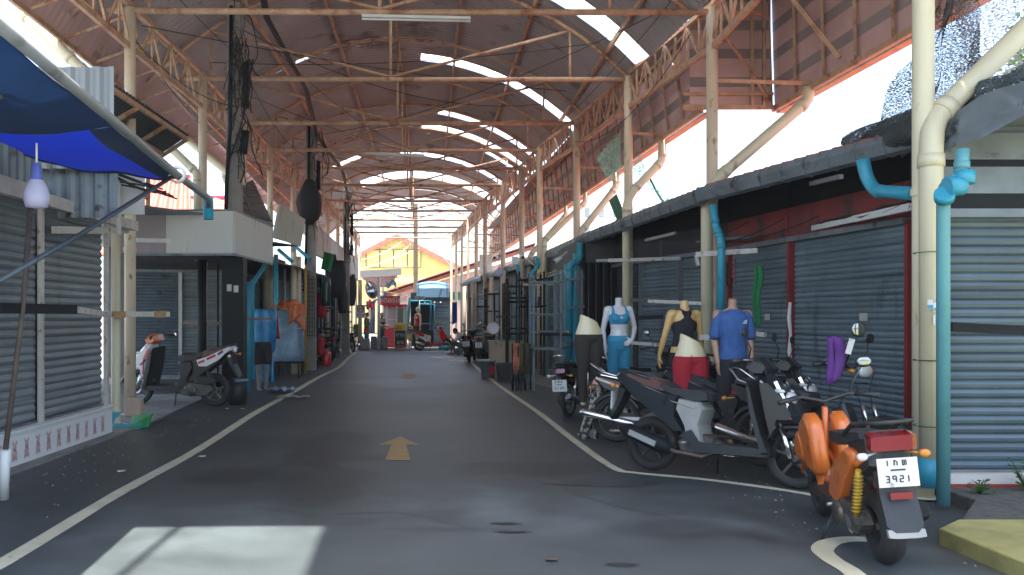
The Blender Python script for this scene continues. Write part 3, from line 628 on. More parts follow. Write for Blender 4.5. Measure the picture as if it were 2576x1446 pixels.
# strips, tube and junk hung under the eaves of the right row
b=B(); a=P(1925,600,13.4); c=P(2290,520,9.0)
b.bar(a,a.lerp(c,.33),.05,.06).bar(a.lerp(c,.33),a.lerp(c,.7),.045,.07).bar(a.lerp(c,.7),c,.05,.08); obj('light_strip',b,X['signw'],label='white cable trunking sloping under the red shop board',cat='trunking')
b=B()
for k in range(5): b.tube(smooth([a.lerp(c,i/8)+V((rnd.uniform(-.03,.03),0,rnd.uniform(-.04,.05)+.03)) for i in range(9)],2),.009,4)
obj('cable_bundle',b,X['wire'],label='messy wires taped along the white trunking under the red board',cat='cable')
def beam(pts,w_,h_,m,lab,cat='beam',name='display_beam'): 
    b=B()
    for a,c in zip(pts,pts[1:]): b.bar(a,c,w_,h_)
    return obj(name,b,X[m],label=lab,cat=cat)
beam([P(1750,640,12.1),P(1905,630,11.7)],.05,.07,'whitebar','long whitewashed beam jutting over the blue T-shirt mannequin')
beam([P(1750,642,12.1),P(1755,668,12.1)],.04,.05,'whitebar','short drop bar at the end of the whitewashed beam')
beam([P(1700,610,16),P(1890,598,12.8)],.06,.06,'gutter','dark bar hung in front of the black board')
beam([P(1530,655,14.5),P(1710,650,14.5)],.05,.06,'whitebar','rusty white bar below the gutter in front of the middle shutters')
beam([P(1500,655,16),P(1690,652,15)],.04,.05,'steel','grey rail beneath the rusty white bar')
beam([P(1585,755,14),P(1690,752,13.8)],.05,.06,'brownbar','brown bar at neck height behind the white mannequin')
beam([P(1630,757,12.8),P(1765,763,12.4)],.04,.05,'whitebar','chipped white bar left of the yellow mannequin')
beam([P(1585,800,13.6),P(1668,797,13.4)],.06,.07,'black','black padded bar to the right of the white mannequin')
beam([P(1590,862,13.2),P(1665,868,13.0)],.05,.05,'whitebar','rusty white bar behind the white mannequin hips')
beam([P(1760,848,9.9),P(1800,849,9.8)],.05,.06,'whitebar','short white bar stub between the two right mannequins')
beam([P(1893,838,11.5),P(1925,842,11.3)],.05,.06,'whitebar','short white bar stub beside the red post')
beam([P(2392,822,6.7),P(2600,832,6.6)],.05,.075,'black','black square bar along the shutter at the right edge')
# blue pipes on the right
def pipe(pts,r,m,lab,coll=True): return elbow(pts,r,m,None,'drain_pipe',coll,label=lab,cat='pipe')
pipe([P(1458,610,18.2),P(1458,655,18.2),P(1432,665,18.1),P(1431,905,18.1)],.068,'bpipe','blue drainpipe with a swan neck beside the black folding gate')
pipe([P(1448,640,18.3),P(1446,665,18.2),P(1447,920,18.0)],.065,'bpipe','right of the twin blue drainpipes beside the black gate')
pipe([P(1793,515,11.9),P(1800,570,11.9),P(1814,605,11.8),P(1812,860,11.8)],.052,'bpipe','blue drainpipe behind the yellow double pipe at the T-shirt mannequin')
pipe([P(2170,400,8.2),P(2178,445,8.2),P(2200,480,8.1),P(2300,487,7.3)],.06,'bpipe','short light blue elbow pipe left of the near cream pole')
pipe([P(2420,375,6.3),P(2418,440,6.3),P(2372,470,6.4),P(2372,1270,6.5)],.048,'tealpipe','tall faded teal drainpipe directly behind the near cream pole')
obj('pipe_coupling',B().tube([P(2425,430,6.3),P(2423,462,6.3)],.075,12).tube([P(2420,465,6.3),P(2380,470,6.3)],.075,12).tube([P(2375,485,6.3),P(2375,500,6.35)],.07,12),X['bpipe'],label='bright blue coupling at the top of the teal drainpipe',cat='pipe')
obj('pipe_sleeve',B().tube([(4.23,6.74,.13),(4.23,6.74,.36)],.10,14),X['bpipe'],label='blue sleeve round the foot of the near cream pole',cat='sleeve')
# stickers on the near pole
for px,py,w_,h_,m,l in((2327,772,.115,.075,'signw','white and green label stuck on the near cream pole'),(2318,805,.06,.075,'signw','small number sticker on the near cream pole'),(2302,765,.04,.075,'signw','half-seen white label on the left of the cream pole')):
    p=P(px,py,6.64); t=thing('pole_sticker',l,'sticker',p)
    b=B(); b.sheet(lambda u,v:V((4.23+.0905*math.sin(((px-2321)/2100*6.64/.09)+(u-.5)*w_/.09),6.74-.0905*math.cos(((px-2321)/2100*6.64/.09)+(u-.5)*w_/.09),p.z+(v-.5)*h_)),6,1); obj('paper',b,X[m],t)
    b=B(); r=.0918
    def arcs(u0,u1,v0,v1): b.sheet(lambda u,v:V((4.23+r*math.sin(((px-2321)/2100*6.64/.09)+(u0+(u1-u0)*u-.5)*w_/.09),6.74-r*math.cos(((px-2321)/2100*6.64/.09)+(u0+(u1-u0)*u-.5)*w_/.09),p.z+(v0+(v1-v0)*v-.5)*h_)),4,1)
    if px!=2318: arcs(.04,.96,.05,.42)
    if px!=2318: obj('green_band',b,X['cyan'],t)
    else:
        for v0 in(.1,.4,.7): arcs(.2,.8,v0,v0+.12); 
        arcs(.62,.8,.1,.82); obj('printed_mark',b,X['ink'],t)
# shade nets and tree at the upper right
def net(pts,nu,nv,m,lab,amp=.12,name='shade_net'):
    a,b_,c,d=[V(p) for p in pts]
    f=lambda u,v:(a.lerp(b_,u)).lerp(d.lerp(c,u),v)+V((noise.noise(V((u*4,v*3,1)))*amp,noise.noise(V((u*4,v*3,5)))*amp*2,noise.noise(V((u*3,v*3,9)))*amp-.3*amp*4*v*(1-v)))
    return obj(name,B().sheet(f,nu,nv),X[m],label=lab,cat='net')
net([(5.9,9.0,4.95),(6.2,5.5,5.1),(7.6,6.5,3.4),(6.35,9.4,3.45)],16,14,'netw','thin pale torn net hanging from the canopy eave at the upper right',.3)
net([(5.75,8.9,4.95),(6.0,8.8,4.95),(5.5,8.3,3.3),(5.2,9.8,3.3)],12,14,'netb','dark bunched shade net hanging beside the near cream pole',.22)
b=B()
pts=smooth([P(2130,362,9.6),P(2230,318,9.0),P(2330,290,7.8),P(2420,255,7.0),P(2600,190,6.4)],6)
for k in range(5):
    o=V((.0,.05*k,.045*math.sin(k*2.2)-.04*k)); b.tube([p+o+V((0,0,.05*noise.noise(p*3+o*9))) for p in pts],[.05+.07*abs(noise.noise(p*2.1+o*5))+.03*min(1,i/8) for i,p in enumerate(pts)],8)
obj('rolled_net',b,X['netb'],label='thick roll of dark shade net lying along the shop roof edge',cat='net')
net([P(2350,300,7.0)+V((0,0,0)),P(2640,170,6.0),P(2640,260,5.9),P(2350,400,6.9)],12,6,'gutter','grey sheet edge under the rolled net at the right',.03,'roof_sheet_edge')
net([P(1500,395,17),P(1560,330,17),P(1565,420,17),P(1535,470,17)],8,8,'netg','green net scrap hanging between the third and second right columns',.05)
net([P(1610,385,16.5),P(1640,470,16.5),P(1595,430,16.5),P(1590,420,16.5)],5,5,'netg','small green net corner hanging beside the slanted drainpipe',.03)
net([P(1625,455,16),P(1700,512,15.8),P(1675,520,15.8),P(1640,490,16)],5,4,'netg','green net tail trailing onto the gutter',.03)
obj('green_sheet',B().add([P(1531,505,17.2),P(1550,487,17.2),P(1580,560,17.2),P(1557,566,17.2)],[(0,1,2,3)]),X['greenboard'],label='dark green board leaning above the gutter behind the second right column',cat='board',thick=.03)
obj('green_rod',B().tube([P(1635,450,16),P(1650,480,16),P(1672,515,15.9)],.02,6),X['greencl'],label='green rod slanting from the net to the gutter',cat='rod')
def tree(name,lab,loc,h,r,n,seed,trunk=.12):
    q=random.Random(seed); loc=V(loc); t=thing(name,lab,'tree',loc)
    b=B(); b.tube([loc,loc+V((.1*r,0,h*.4)),loc+V((-.05*r,.1,h*.75))],[trunk,trunk*.7,trunk*.3],8)
    cs=[]
    for k in range(9):
        a=q.random()*6.28; e=q.uniform(.1,.9); c=loc+V((math.cos(a)*r*e,math.sin(a)*r*e,h*.55+q.random()*h*.45)); cs.append((c,r*q.uniform(.3,.5))); b.tube([loc+V((0,0,h*.45)),loc.lerp(c,.6)+V((0,0,h*.2)),c],[trunk*.5,trunk*.3,trunk*.1],5)
    obj('trunk',b,X['bark'],t)
    b=B(); v=[];f=[]
    for k in range(n):
        c,rr=q.choice(cs); d=V((q.gauss(0,1),q.gauss(0,1),q.gauss(0,.8))); d=d.normalized()*rr*q.random()**.4; p=c+d; s=r*.034*q.uniform(.6,1.4)
        u=V((q.gauss(0,1),q.gauss(0,1),q.gauss(0,.5))).normalized(); w2=u.cross(V((q.random(),q.random(),q.random()))).normalized()*s*.5; i=len(v); v+=[p-u*s,p+w2,p+u*s,p-w2]; f.append((i,i+1,i+2,i+3))
    obj('crown',b.add(v,f),X['leaf'],t)
tree('leafy_tree','green tree showing through the net above the right shop roof',(10.6,13.5,0),6.0,1.7,3800,3)
tree('leafy_tree','green tree just showing over the right gutter under the slanting drainpipes',(8.4,46,0),5.6,1.3,1500,5)
# pale apartment block beyond the right row
t=thing('apartment_block','pale high-rise block far beyond the right gutters, nearly lost in glare','building',(26,110,0))
obj('wall',B().bb((21.5,105,0),(31,115,17)).bb((25,103,0),(31,105,13)),X['signw'],t)
for i in range(5):
    for j in range(6): obj('window',B().bb((22.2+i*.9*2,104.9,2+j*2.4),(22.9+i*1.8,105.05,3.3+j*2.4)),X['shutterl'],t)
# weeds at the right wall
for k,(x,y,s,l) in enumerate(((5.0,6.75,.30,'broad-leaved weed by the right wall, nearest the teal pipe'),(5.6,6.72,.34,'tall weed at the far right foot of the wall'),(4.52,6.6,.14,'tiny weed sprouting behind the cream pole'),(5.3,6.65,.2,'low weed between the two bigger weeds at the right wall'))):
    b=B(); q=random.Random(k)
    for j in range(int(60*s/.3)):
        a=q.random()*6.28; e=q.random()*s*.7; p=V((x+math.cos(a)*e,y-abs(math.sin(a))*e*.5,.11+q.random()*s*.8)); u=V((math.cos(a),math.sin(a)-.3,q.uniform(.1,.7))).normalized()*.05; w2=u.cross(UP).normalized()*.02; b.add([p,p+u*.5+w2,p+u,p+u*.5-w2],[(0,1,2,3)]); b.tube([(x,y,.10),p],.003,3)
    obj('weed',b,X['weed'],label=l,cat='weed')
# ---------------- left side ----------------
# nearest shop, shutter facing the lane, tiled step
t=thing('shop','nearest left shop with pale ribbed shutter above a white tiled step printed pink','shop',(-4.1,8,0))
p=V((-4.16,4.0,0)); q=V((-3.90,10.75,0)); u=(q-p).normalized(); o=V((u.y,-u.x,0))
b=B(); 
for a,c in((p-o*.15,q-o*.15),(q-o*.15,q-o*3),(q-o*3,p-o*3),(p-o*3,p-o*.15)): b.quad(a,c,c+UP*2.95,a+UP*2.95)
b.quad(*[a+UP*2.95 for a in(p-o*.15,q-o*.15,q-o*3,p-o*3)]); obj('wall',b,X['palewall'],t)
cut=[4.0,8.93,10.7]
at=lambda Y:p.lerp(q,(Y-4)/6.75)
for a,c in zip([4.05,6.8,9.0],[6.72,8.9,10.65]): 
    s=obj('shutter',shutmesh(B(),at(a),at(c),.40,2.7,.088,out=o),X['shutterl'],t); obj('bottom_rail',B().bar(at(a)+UP*.37+o*.01,at(c)+UP*.37+o*.01,.04,.06),X['steel'],s)
for Y in(6.76,8.95,10.7): obj('post',B().bar(at(Y)+o*.04,at(Y)+o*.04+UP*2.7,.05,.06),X['whitebar'],t)
obj('top_beam',B().bar(at(4)+o*.12+UP*2.74,q+o*.14+u*.7+UP*2.74,.09,.13),X['whitebar'],t)
b=B().bar(at(4)+UP*.18+o*.04,q+UP*.18+o*.04,.12,.34).bar(at(4)+UP*.36+o*.05,q+UP*.36+o*.05,.16,.03)
for k in range(27):                                    # pink flower-like print repeated on the tiles
    c=at(4.2+k*.24)+o*.1025
    for (du,dz,r) in((-.034,.25,.018),(.034,.25,.018),(0,.205,.038),(0,.14,.05),(-.03,.09,.022),(.03,.09,.022)):
        z=V((0,0,dz)); b.add([c+z+u*(du+r*math.cos(j*math.pi/3))+UP*r*1.3*math.sin(j*math.pi/3) for j in range(6)],[(0,1,2,3,4,5)],1)
obj('tiled_step',b,[X['signw'],mat('pink_print',(.56,.38,.38),.5,0,.3,9)],t)
# upper corrugated screen and side sheet
def corr(p,q,z0,z1,pitch,amp,m,lab,name='corrugated_sheet',cat='metal sheet',z0b=None,z1b=None):
    p=V((p[0],p[1],0));q=V((q[0],q[1],0)); n=max(4,int((q-p).length/pitch*4)); u=(q-p).normalized(); o=V((u.y,-u.x,0)); v=[]
    for i in range(n+1):
        k=i%4; e=p.lerp(q,i/n)+o*(amp if k in(1,2) else 0); zz0=z0+((z0b if z0b is not None else z0)-z0)*i/n; zz1=z1+((z1b if z1b is not None else z1)-z1)*i/n; v+=[e+UP*zz0,e+UP*zz1]
    return obj(name,B().add(v,[(2*i,2*i+2,2*i+3,2*i+1) for i in range(n)]),X[m],label=lab,cat=cat,thick=.006)
corr((-4.3,9.3),(-3.26,9.3),3.15,4.28,.16,.03,'corr','pale corrugated sheet standing upright above the blue tarp','corrugated_sheet')
corr((-5.0,9.45),(-3.28,9.45),2.62,3.45,.16,.03,'gutter','lower corrugated strip under the blue tarp behind the big bulb')  # real sheet, its dark tone carries the shade beneath the tarp
corr((-4.35,4.6),(-4.15,9.3),2.9,3.5,.16,.03,'gutter','corrugated end strip behind the far left of the tarp')
obj('wall_panel',B().bb((-3.62,10.2,2.75),(-3.22,10.24,3.5)).bb((-3.55,10.18,2.5),(-3.5,10.22,3.3)),X['palewall'],label='pale board screen at the end of the blue tarp, crossed by dark twigs',cat='panel')
b=B()
for k in range(6):
    a=P(285+k*4,430+k*7,9.9); c=P(400+k*9,470+k*6,10.4); b.tube(smooth([a,a.lerp(c,.5)+V((0,0,rnd.uniform(-.06,.04))),c],3),.011,5)
obj('wire_bunch',b,X['wire'],label='bunch of dark wires crossing the pale board behind the blue tarp',cat='cable')
# dark lean-to tin roof
t=thing('lean_to_roof','dark tin lean-to roof with purlins above the left shops','roof',(-4.6,12.5,3.9))
a,b_,c,d=V((-3.86,10.6,4.55)),V((-3.93,15.0,4.76)),V((-5.5,15.2,3.8)),V((-5.4,10.6,3.75))
f=lambda u,v:(a.lerp(b_,u)).lerp(d.lerp(c,u),v)+UP*(.02 if int(round(u*60))%2 else 0)
obj('tin_sheet',B().sheet(f,60,1,sm=False),X['shutterd'],t)
b=B()
for k in(0.02,.3,.6,.95): b.bar(f(0,k)-UP*.05,f(1,k)-UP*.05,.05,.07)
for k in(0.02,.33,.66,.98): b.bar(f(k,0)-UP*.1,f(k,1)-UP*.1,.05,.06)
obj('purlin_frame',b,X['truss'],t)
obj('support_post',B().bar((-4.7,11,2.9),(-4.7,11,4.1),.06,.06).bar((-4.6,14.8,2.9),(-4.6,14.8,4.3),.06,.06).bar((-4.7,11,3.6),(-4.6,14.8,3.6),.05,.05),X['truss'],t)
obj('recess_shade_roof',B().add([(-4.5,12.6,3.24),(-3.3,14.3,3.24),(-3.3,20.6,3.24),(-7.6,20.6,3.24),(-7.6,11,3.24),(-4.5,11,3.24)],[(0,1,2,3,4,5)]),X['shutterd'],label='added unseen flat roof shading the recess where the white and orange scooter stands',cat='roof',thick=.03)  # added out of view behind the fascia to keep sun off the recess
# tiled neighbours
def tileroof(a,b_,c,d,m,lab,n,name='tiled_roof'):
    a,b_,c,d=[V(x) for x in(a,b_,c,d)]; t=thing(name,lab,'roof',(a+b_+c+d)/4)
    f=lambda u,v:(a.lerp(b_,u)).lerp(d.lerp(c,u),v)+UP*(.045*math.cos(u*n*math.pi)+.05*((v*6)%1))
    obj('tiles',B().sheet(f,n*2,12),X[m],t,thick=.03); obj('ridge',B().bar(d,c,.2,.14),X['maroon'],t); obj('wall',B().add([a-UP*.15,b_-UP*.15,V((b_.x,b_.y,0)),V((a.x,a.y,0))],[(0,1,2,3)]).add([b_-UP*.15,c-UP*.2,V((c.x,c.y,0)),V((b_.x,b_.y,0))],[(0,1,2,3)]),X['palewall'],t)
tileroof((-10.5,24,3.3),(-4.9,23.2,3.2),(-5.4,27.5,5.4),(-10.5,28,5.5),'tile','sunlit pinkish tiled roof beyond the second left column',22)
tileroof((-7.2,22,4.1),(-5.7,22,4.1),(-6.1,23.4,5.4),(-7.2,23.4,5.4),'redtile','bright red tiled roof peeking out behind the end of the blue tarp pipe',10)
tileroof((-5.2,28.5,3.2),(-4.4,36,3.2),(-6.5,36,4.6),(-7.0,28.5,4.6),'tile','red tiled roof behind the far left columns',20)
t=thing('tilted_tin_roof','shiny tilted tin roof with brown battens behind the nearest utility pole','roof',(-4,18.5,3.3))
a,b_,c,d=P(598,545,17.2),P(690,570,18.4),P(636,452,20.4),P(585,478,19.5)
f=lambda u,v:(a.lerp(b_,u)).lerp(d.lerp(c,u),v)
obj('tin_sheet',B().sheet(f,8,8),X['steel'],t,thick=.01)
b=B()
for k in(.1,.28,.46,.64,.82): b.bar(f(0,k)-V((0,.03,0)),f(1,k)-V((0,.03,0)),.03,.04)
b.bar(f(.45,0)-V((0,.06,0)),f(.45,1)-V((0,.06,0)),.05,.05); obj('batten_frame',b,X['brownbar'],t)
# cream fascia box awning
def fasc(pts,z0,z1,lab,ms,name='fascia_box'):
    t=thing(name,lab,'fascia',((pts[0][0]+pts[-1][0])/2,(pts[0][1]+pts[-1][1])/2,z0))
    for i,(p,q) in enumerate(zip(pts,pts[1:])):
        e0=z0 if not hasattr(z0,'__len__') else z0[i]; m=ms[i]
        obj('panel',B().bar(V((*p,(z0+z1)/2)),V((*q,(z0+z1)/2)),.05,z1-z0),X[m],t,bev=.006)
        obj('trim',B().bar(V((*p,z0-.02)),V((*q,z0-.02)),.07,.035),X['gutter'],t)
        obj('trim',B().bar(V((*p,z1+.015)),V((*q,z1+.015)),.07,.025),X['gutter'],t)
    return t
t=fasc([(-5.0,14.2),(-4.1,14.2),(-2.95,14.18),(-2.74,16.8)],2.58,3.30,'large cream fascia box projecting over the orange and white scooter',('mauve','fascia','fascia'))
b=B().add([(-5.0,14.2,3.28),(-2.95,14.18,3.28),(-2.74,16.8,3.28),(-5,16.8,3.28)],[(0,1,2,3)]).add([(-5.0,14.25,2.6),(-2.98,14.25,2.6),(-2.77,16.8,2.6),(-5,16.8,2.6)],[(0,1,2,3)]); obj('soffit',b,X['black'],t)
obj('yellow_edge',B().bar((-4.9,14.28,2.575),(-3.0,14.26,2.575),.03,.02),X['gold'],t)
fa=thing('tilted_fascia','tilted greenish fascia panel between the cream box and the mesh-wrapped pole','fascia',(-2.75,18.6,3.2))
for k,(c4) in enumerate([((702,514),(728,530),(716,607),(686,599)),((729,530),(766,551),(754,621),(717,607))]):
    obj('panel',B().add([P(c4[0][0],c4[0][1],17.3+k*1.2),P(c4[1][0],c4[1][1],18.4+k*1.6),P(c4[2][0],c4[2][1],18.5+k*1.6),P(c4[3][0],c4[3][1],17.2+k*1.3)],[(0,1,2,3)]),X['fasciag'],fa,thick=.04)
obj('soffit',B().add([(-2.8,17.3,3.05),(-2.65,20,3.2),(-4.2,20,3.2),(-4.2,17.3,3.05)],[(0,1,2,3)]),X['black'],fa,thick=.03)
fasc([(-2.72,23.6),(-2.66,25.6),(-2.62,28.2),(-2.58,30.5),(-2.52,32.8)],3.35,4.15,'long tan fascia boards above the left stalls past the mesh-wrapped pole',('fasciab','fasciab','fascia','fasciab'))
fasc([(-2.75,33.9),(-2.35,33.9),(-2.3,38.5)],3.2,4.1,'white fascia box at the far left end of the row',('fasciaw','fascia'))
# left shop walls
shop((-6.6,19.9),(-4.35,20.4),'recessed left shop facing the camera behind the orange and white scooter',2,2.6,.1,('shutterd','shutterl'),'board','steel',3.2,flip=-1)
shop((-4.35,20.45),(-4.0,27),'left shop with pale shutters behind the blue plastic sheets',4,2.6,.1,('shutterl','shutterd'),'board','black',3.3,flip=-1)
shop((-4.0,27.05),(-3.4,34),'left shop hung with dark clothes beyond the mesh-wrapped pole',4,2.6,.1,('shutterl','shutterl','shutterd'),'board','black',3.2,flip=-1)
shop((-3.4,34.05),(-3.0,38.4),'last shop of the left row near the round mirror',2,2.5,.1,('shutterd','shutterl'),'board','black',3.1,flip=-1)
obj('awning_sheet',B().add([(-4.4,20,3.0),(-2.75,20.5,2.75),(-2.6,33,2.85),(-2.35,38,2.75),(-3.4,38,3.1),(-4,27,3.15)],[(0,1,2,3,4,5)]),X['gutter'],label='dark sagging awning over the left stalls',cat='awning',thick=.02)
# blue tarp awning with its pipe, shaded and sunlit stretches painted as two blues
t=thing('tarp_awning','blue tarp awning painted in shaded and sunlit blues, stretched from a long grey pipe at upper left','awning',(-3,6,2.8))
a,b_,c,d=V((-2.05,2.5,2.98)),V((-2.23,8.15,2.87)),V((-3.9,8.5,3.16)),V((-4.0,2.5,3.3))
f=lambda u,v:(a.lerp(b_,u)).lerp(d.lerp(c,u),v)-UP*(.20*4*v*(1-v)*(.3+.7*math.sin(u*3.1))+.05*noise.noise(V((u*5,v*4,0))))
obj('tarp_shaded',B().sheet(lambda u,v:f(u*.64,v),20,12).sheet(lambda u,v:f(.64+u*.36,v*(.10+.05*math.sin(u*3.1))),12,3),X['tarpshade'],t)
obj('tarp_sunlit',B().sheet(lambda u,v:f(.64+u*.36,(.10+.05*math.sin(u*3.1))+v*(.90-.05*math.sin(u*3.1))),20,12),X['tarpsun'],t)
obj('edge_hem',B().tube([f(1,i/8) for i in range(9)],.02,6),X['tarpshade'],t)
obj('pipe',B().tube([(-2.0,2.4,3.03),(-2.15,5.8,2.95),(-2.22,8.0,2.87),(-2.25,9.4,2.84),(-2.28,9.55,2.78)],[.036,.037,.038,.040,.040],10),X['corr'],t)
obj('pipe_clamp',B().lathe((-2.22,8.05,2.87),(0,1,0),[(.06,-.03),(.085,-.02),(.085,.02),(.06,.03)],14),X['signw'],t)
obj('drain_elbow',B().tube([(-2.27,9.5,2.84),(-2.29,9.6,2.78),(-2.29,9.6,2.62)],.058,10),X['bpipe'],t)
obj('stay_pole',B().tube([P(440,440,8.1),P(210,585,7.0),P(-60,740,5.8)],.022,8),X['shutterd'],t)
obj('upright_pole',B().tube([P(78,500,7.2),P(58,770,6.9),P(14,1130,6.75)],[.024,.022,.022],8),X['brownbar'],t)
obj('pole_sleeve',B().tube([P(14,1130,6.75),P(9,1255,6.85)],.04,10),X['signw'],t)
obj('cross_rope',B().tube(sag(P(0,325,8.0),P(440,445,8.2),.05),.012,5),X['wire'],t)
# colourful cloth corner top left
net([P(-20,60,5),P(45,140,5.2),P(95,215,5.4),P(-20,260,5)],8,8,'otarp','multicoloured dark cloth at the upper left corner beside the pipe',.05,'cloth').data.materials[0]=mat('dark_teal_cloth',(.10,.07,.06),.8,0,.5,3,dirt=((.02,.12,.11),.5,3))
t=thing('hanging_bulb','large white bulb with blue base hanging under the blue tarp','lamp',P(92,525,5.6))
p=P(92,525,5.6); k=5.6/2100
obj('bulb_globe',B().lathe(p,(0,0,1),[(.001,0),(26*k,4*k),(31*k,22*k),(30*k,40*k),(24*k,58*k),(17*k,72*k)],18),X['bulb'],t); obj('bulb_base',B().lathe(p,(0,0,1),[(17.5*k,70*k),(13*k,84*k),(11*k,112*k),(9*k,114*k)],14),X['bulbb'],t)
obj('cord',B().tube([p+UP*112*k,p+UP*165*k],.008,5),X['wirew'],t)
# poles, bars and gear along the near left
pipe([P(291,588,11.35),P(291,1050,11.35),P(297,1076,11.3),P(355,1078,11.25)],.062,'ypipe','slim cream drainpipe at the corner of the nearest left shop')
obj('pipe_elbow',B().tube(smooth([P(290,1035,11.34),P(290,1066,11.33),P(300,1076,11.28),P(355,1078,11.24)],4),.067,10),X['bpipe'],label='blue elbow at the foot of the slim cream drainpipe',cat='pipe')
beam([P(270,790,11.2),P(425,790,11.9)],.05,.07,'whitebar','peeling white bar with brown tape beside the first left column')
obj('tape_band',B().bar(P(388,790,11.7),P(415,790,11.8),.075,.09),X['brown'],label='brown tape band at the free end of the peeling white bar',cat='tape')
obj('tape_band',B().bar(P(285,791,11.2),P(313,791,11.3),.075,.09),X['brown'],label='brown tape wound round the peeling white bar beside the slim drainpipe',cat='tape')
beam([P(135,578,9.0),P(320,580,11.4)],.05,.08,'whitebar','upper pale wooden bar across the nearest left shutter')
beam([P(345,604,11.6),P(428,606,11.9)],.045,.06,'whitebar','pale bar with a rusty hook pointing at the cream fascia box')
beam([P(-5,775,6.6),P(185,778,7.9)],.075,.085,'black','black padded roller bar across the nearest left shutter')
beam([P(185,778,8.0),P(275,792,10.2)],.04,.06,'whitebar','pale bar continuing from the black roller bar')
obj('green_tray',B().add([P(325,1075,11.15),P(372,1073,11.2),P(384,1042,11.6),P(333,1046,11.7)],[(0,1,2,3)]).add([P(372,1073,11.2),P(384,1042,11.6),P(382,1038,11.6),P(372,1056,11.2)],[(0,1,2,3)]),X['greenpl'],label='green plastic tray lying at the foot of the first left column',cat='tray',thick=.02)
obj('stone_block',B().bb((-4.22,12.45,.02),(-3.98,12.6,.28)),X['ply'],label='pale block leaning at the foot of the first left column',cat='block',bev=.01)
def xpole(x,Y,r,z,m,lab,z0=0,cat='post',name='post'): return obj(name,B().tube([(x,Y,z0),(x,Y,z)],r,10),X[m],label=lab,cat=cat)
xpole((508-1025)*15.8/2100,15.8,.085,2.58,'black','thick black post under the cream fascia box')
pw=[o for o in bpy.data.objects if o.name=='utility_pole'][0]
obj('black_cladding',B().bb((-3.25,14.62,.02),(-2.88,14.98,2.56)),X['black'],pw)
for x,z in((-3.12,1.95),(-3.0,1.93)): obj('notice',B().bb((x-.04,14.6,z),(x+.04,14.61,z+.12)),X['fascia'],pw)
xpole((548-1025)*16.5/2100,16.5,.02,2.56,'black','slim black rod under the cream fascia box')
xpole((599-1025)*16.4/2100,16.4,.03,2.56,'wire','thin dark post just right of the black-clad foot of the nearest utility pole')
xpole((611-1025)*16.6/2100,16.6,.05,2.56,'ypipe','slim yellowed pipe beside the blue pair of pipes on the left')
beam([P(462,812,16.4),P(590,813,15.8)],.05,.06,'brownbar','brown bar crossing the black posts behind the scooter seat')
pipe([P(668,660,16.9),P(664,672,16.9),P(634,715,16.8),P(633,955,16.8)],.05,'bpipe','blue drainpipe with a slanting top under the fascia corner')
xpole((623-1025)*16.7/2100,16.7,.06,2.2,'bpipe','straight blue pipe left of the slanted blue drainpipe',cat='pipe',name='drain_pipe')
pipe([P(694,640,20.5),P(694,900,20.5)],.06,'bpipe','blue pipe behind the blue plastic sheeting on the left')
xpole((739-1025)*22/2100,22,.075,3.2,'ypipe','cream pipe behind the orange tarp, left one',cat='pipe',name='drain_pipe')
xpole((750-1025)*22/2100,22.1,.065,3.1,'column','cream pipe behind the orange tarp, right one',cat='pipe',name='drain_pipe')
xpole((768-1025)*22/2100,22,.03,2.8,'gold','thin yellow rod left of the mesh-wrapped pole')
for k,(px,py,Y,l,m) in enumerate(((700,628,18.5,'short blue pipe slanting under the greenish fascia','bpipe'),(745,622,20.5,'second blue pipe stub under the greenish fascia','bpipe'))): obj('pipe_stub',B().tube([P(px,py,Y),P(px+35,py+30,Y-.2)],.045,8),X[m],label=l,cat='pipe')
obj('cloth_scrap',B().sheet(lambda u,v:P(815+u*25-8*v,632+v*44+8*u,24)+V((0,.1*math.sin(6*u),0)),6,6),X['greencl'],label='torn green cloth hanging under the far left fascia',cat='cloth')
# ---------------- mannequins and people ----------------
def remesh(b,vox,smooth_=4):
    me=bpy.data.meshes.new('tmp'); me.from_pydata([tuple(a) for a in b.v],[],b.f); o=bpy.data.objects.new('tmp',me); col.objects.link(o)
    q=o.modifiers.new('r','REMESH'); q.mode='VOXEL'; q.voxel_size=vox; q.use_smooth_shade=True
    q=o.modifiers.new('s','SMOOTH'); q.iterations=smooth_; q.factor=.5
    bpy.context.view_layer.update(); e=o.evaluated_get(bpy.context.evaluated_depsgraph_get()); m2=bpy.data.meshes.new_from_object(e)
    c=B(); c.v=[v.co.copy() for v in m2.vertices]; c.f=[tuple(p.vertices) for p in m2.polygons]; c.m=[0]*len(c.f); c.s=[True]*len(c.f)
    bpy.data.objects.remove(o); bpy.data.meshes.remove(me); bpy.data.meshes.remove(m2); return c
def limb(b,pts,r,flat=1.): 
    pts=[V(p) for p in pts]; q=[];rr=[]
    for i in range(len(pts)-1):
        for j in range(4): t=j/4; q.append(pts[i].lerp(pts[i+1],t)); rr.append(r[i]+(r[i+1]-r[i])*t)
    b.tube(q+[pts[-1]],rr+[r[-1]],12,flat=flat,rnd_=True)
def torso(b,rows,M=None):   # rows: z,cx,cy,rx,ry
    rg=[]
    for z,cx,cy,rx,ry in rows: rg.append([V((cx+rx*math.cos(a*math.pi/10),cy+ry*math.sin(a*math.pi/10),z)) for a in range(20)])
    if M: rg=[[M@p for p in q] for q in rg]
    b.loft(rg)
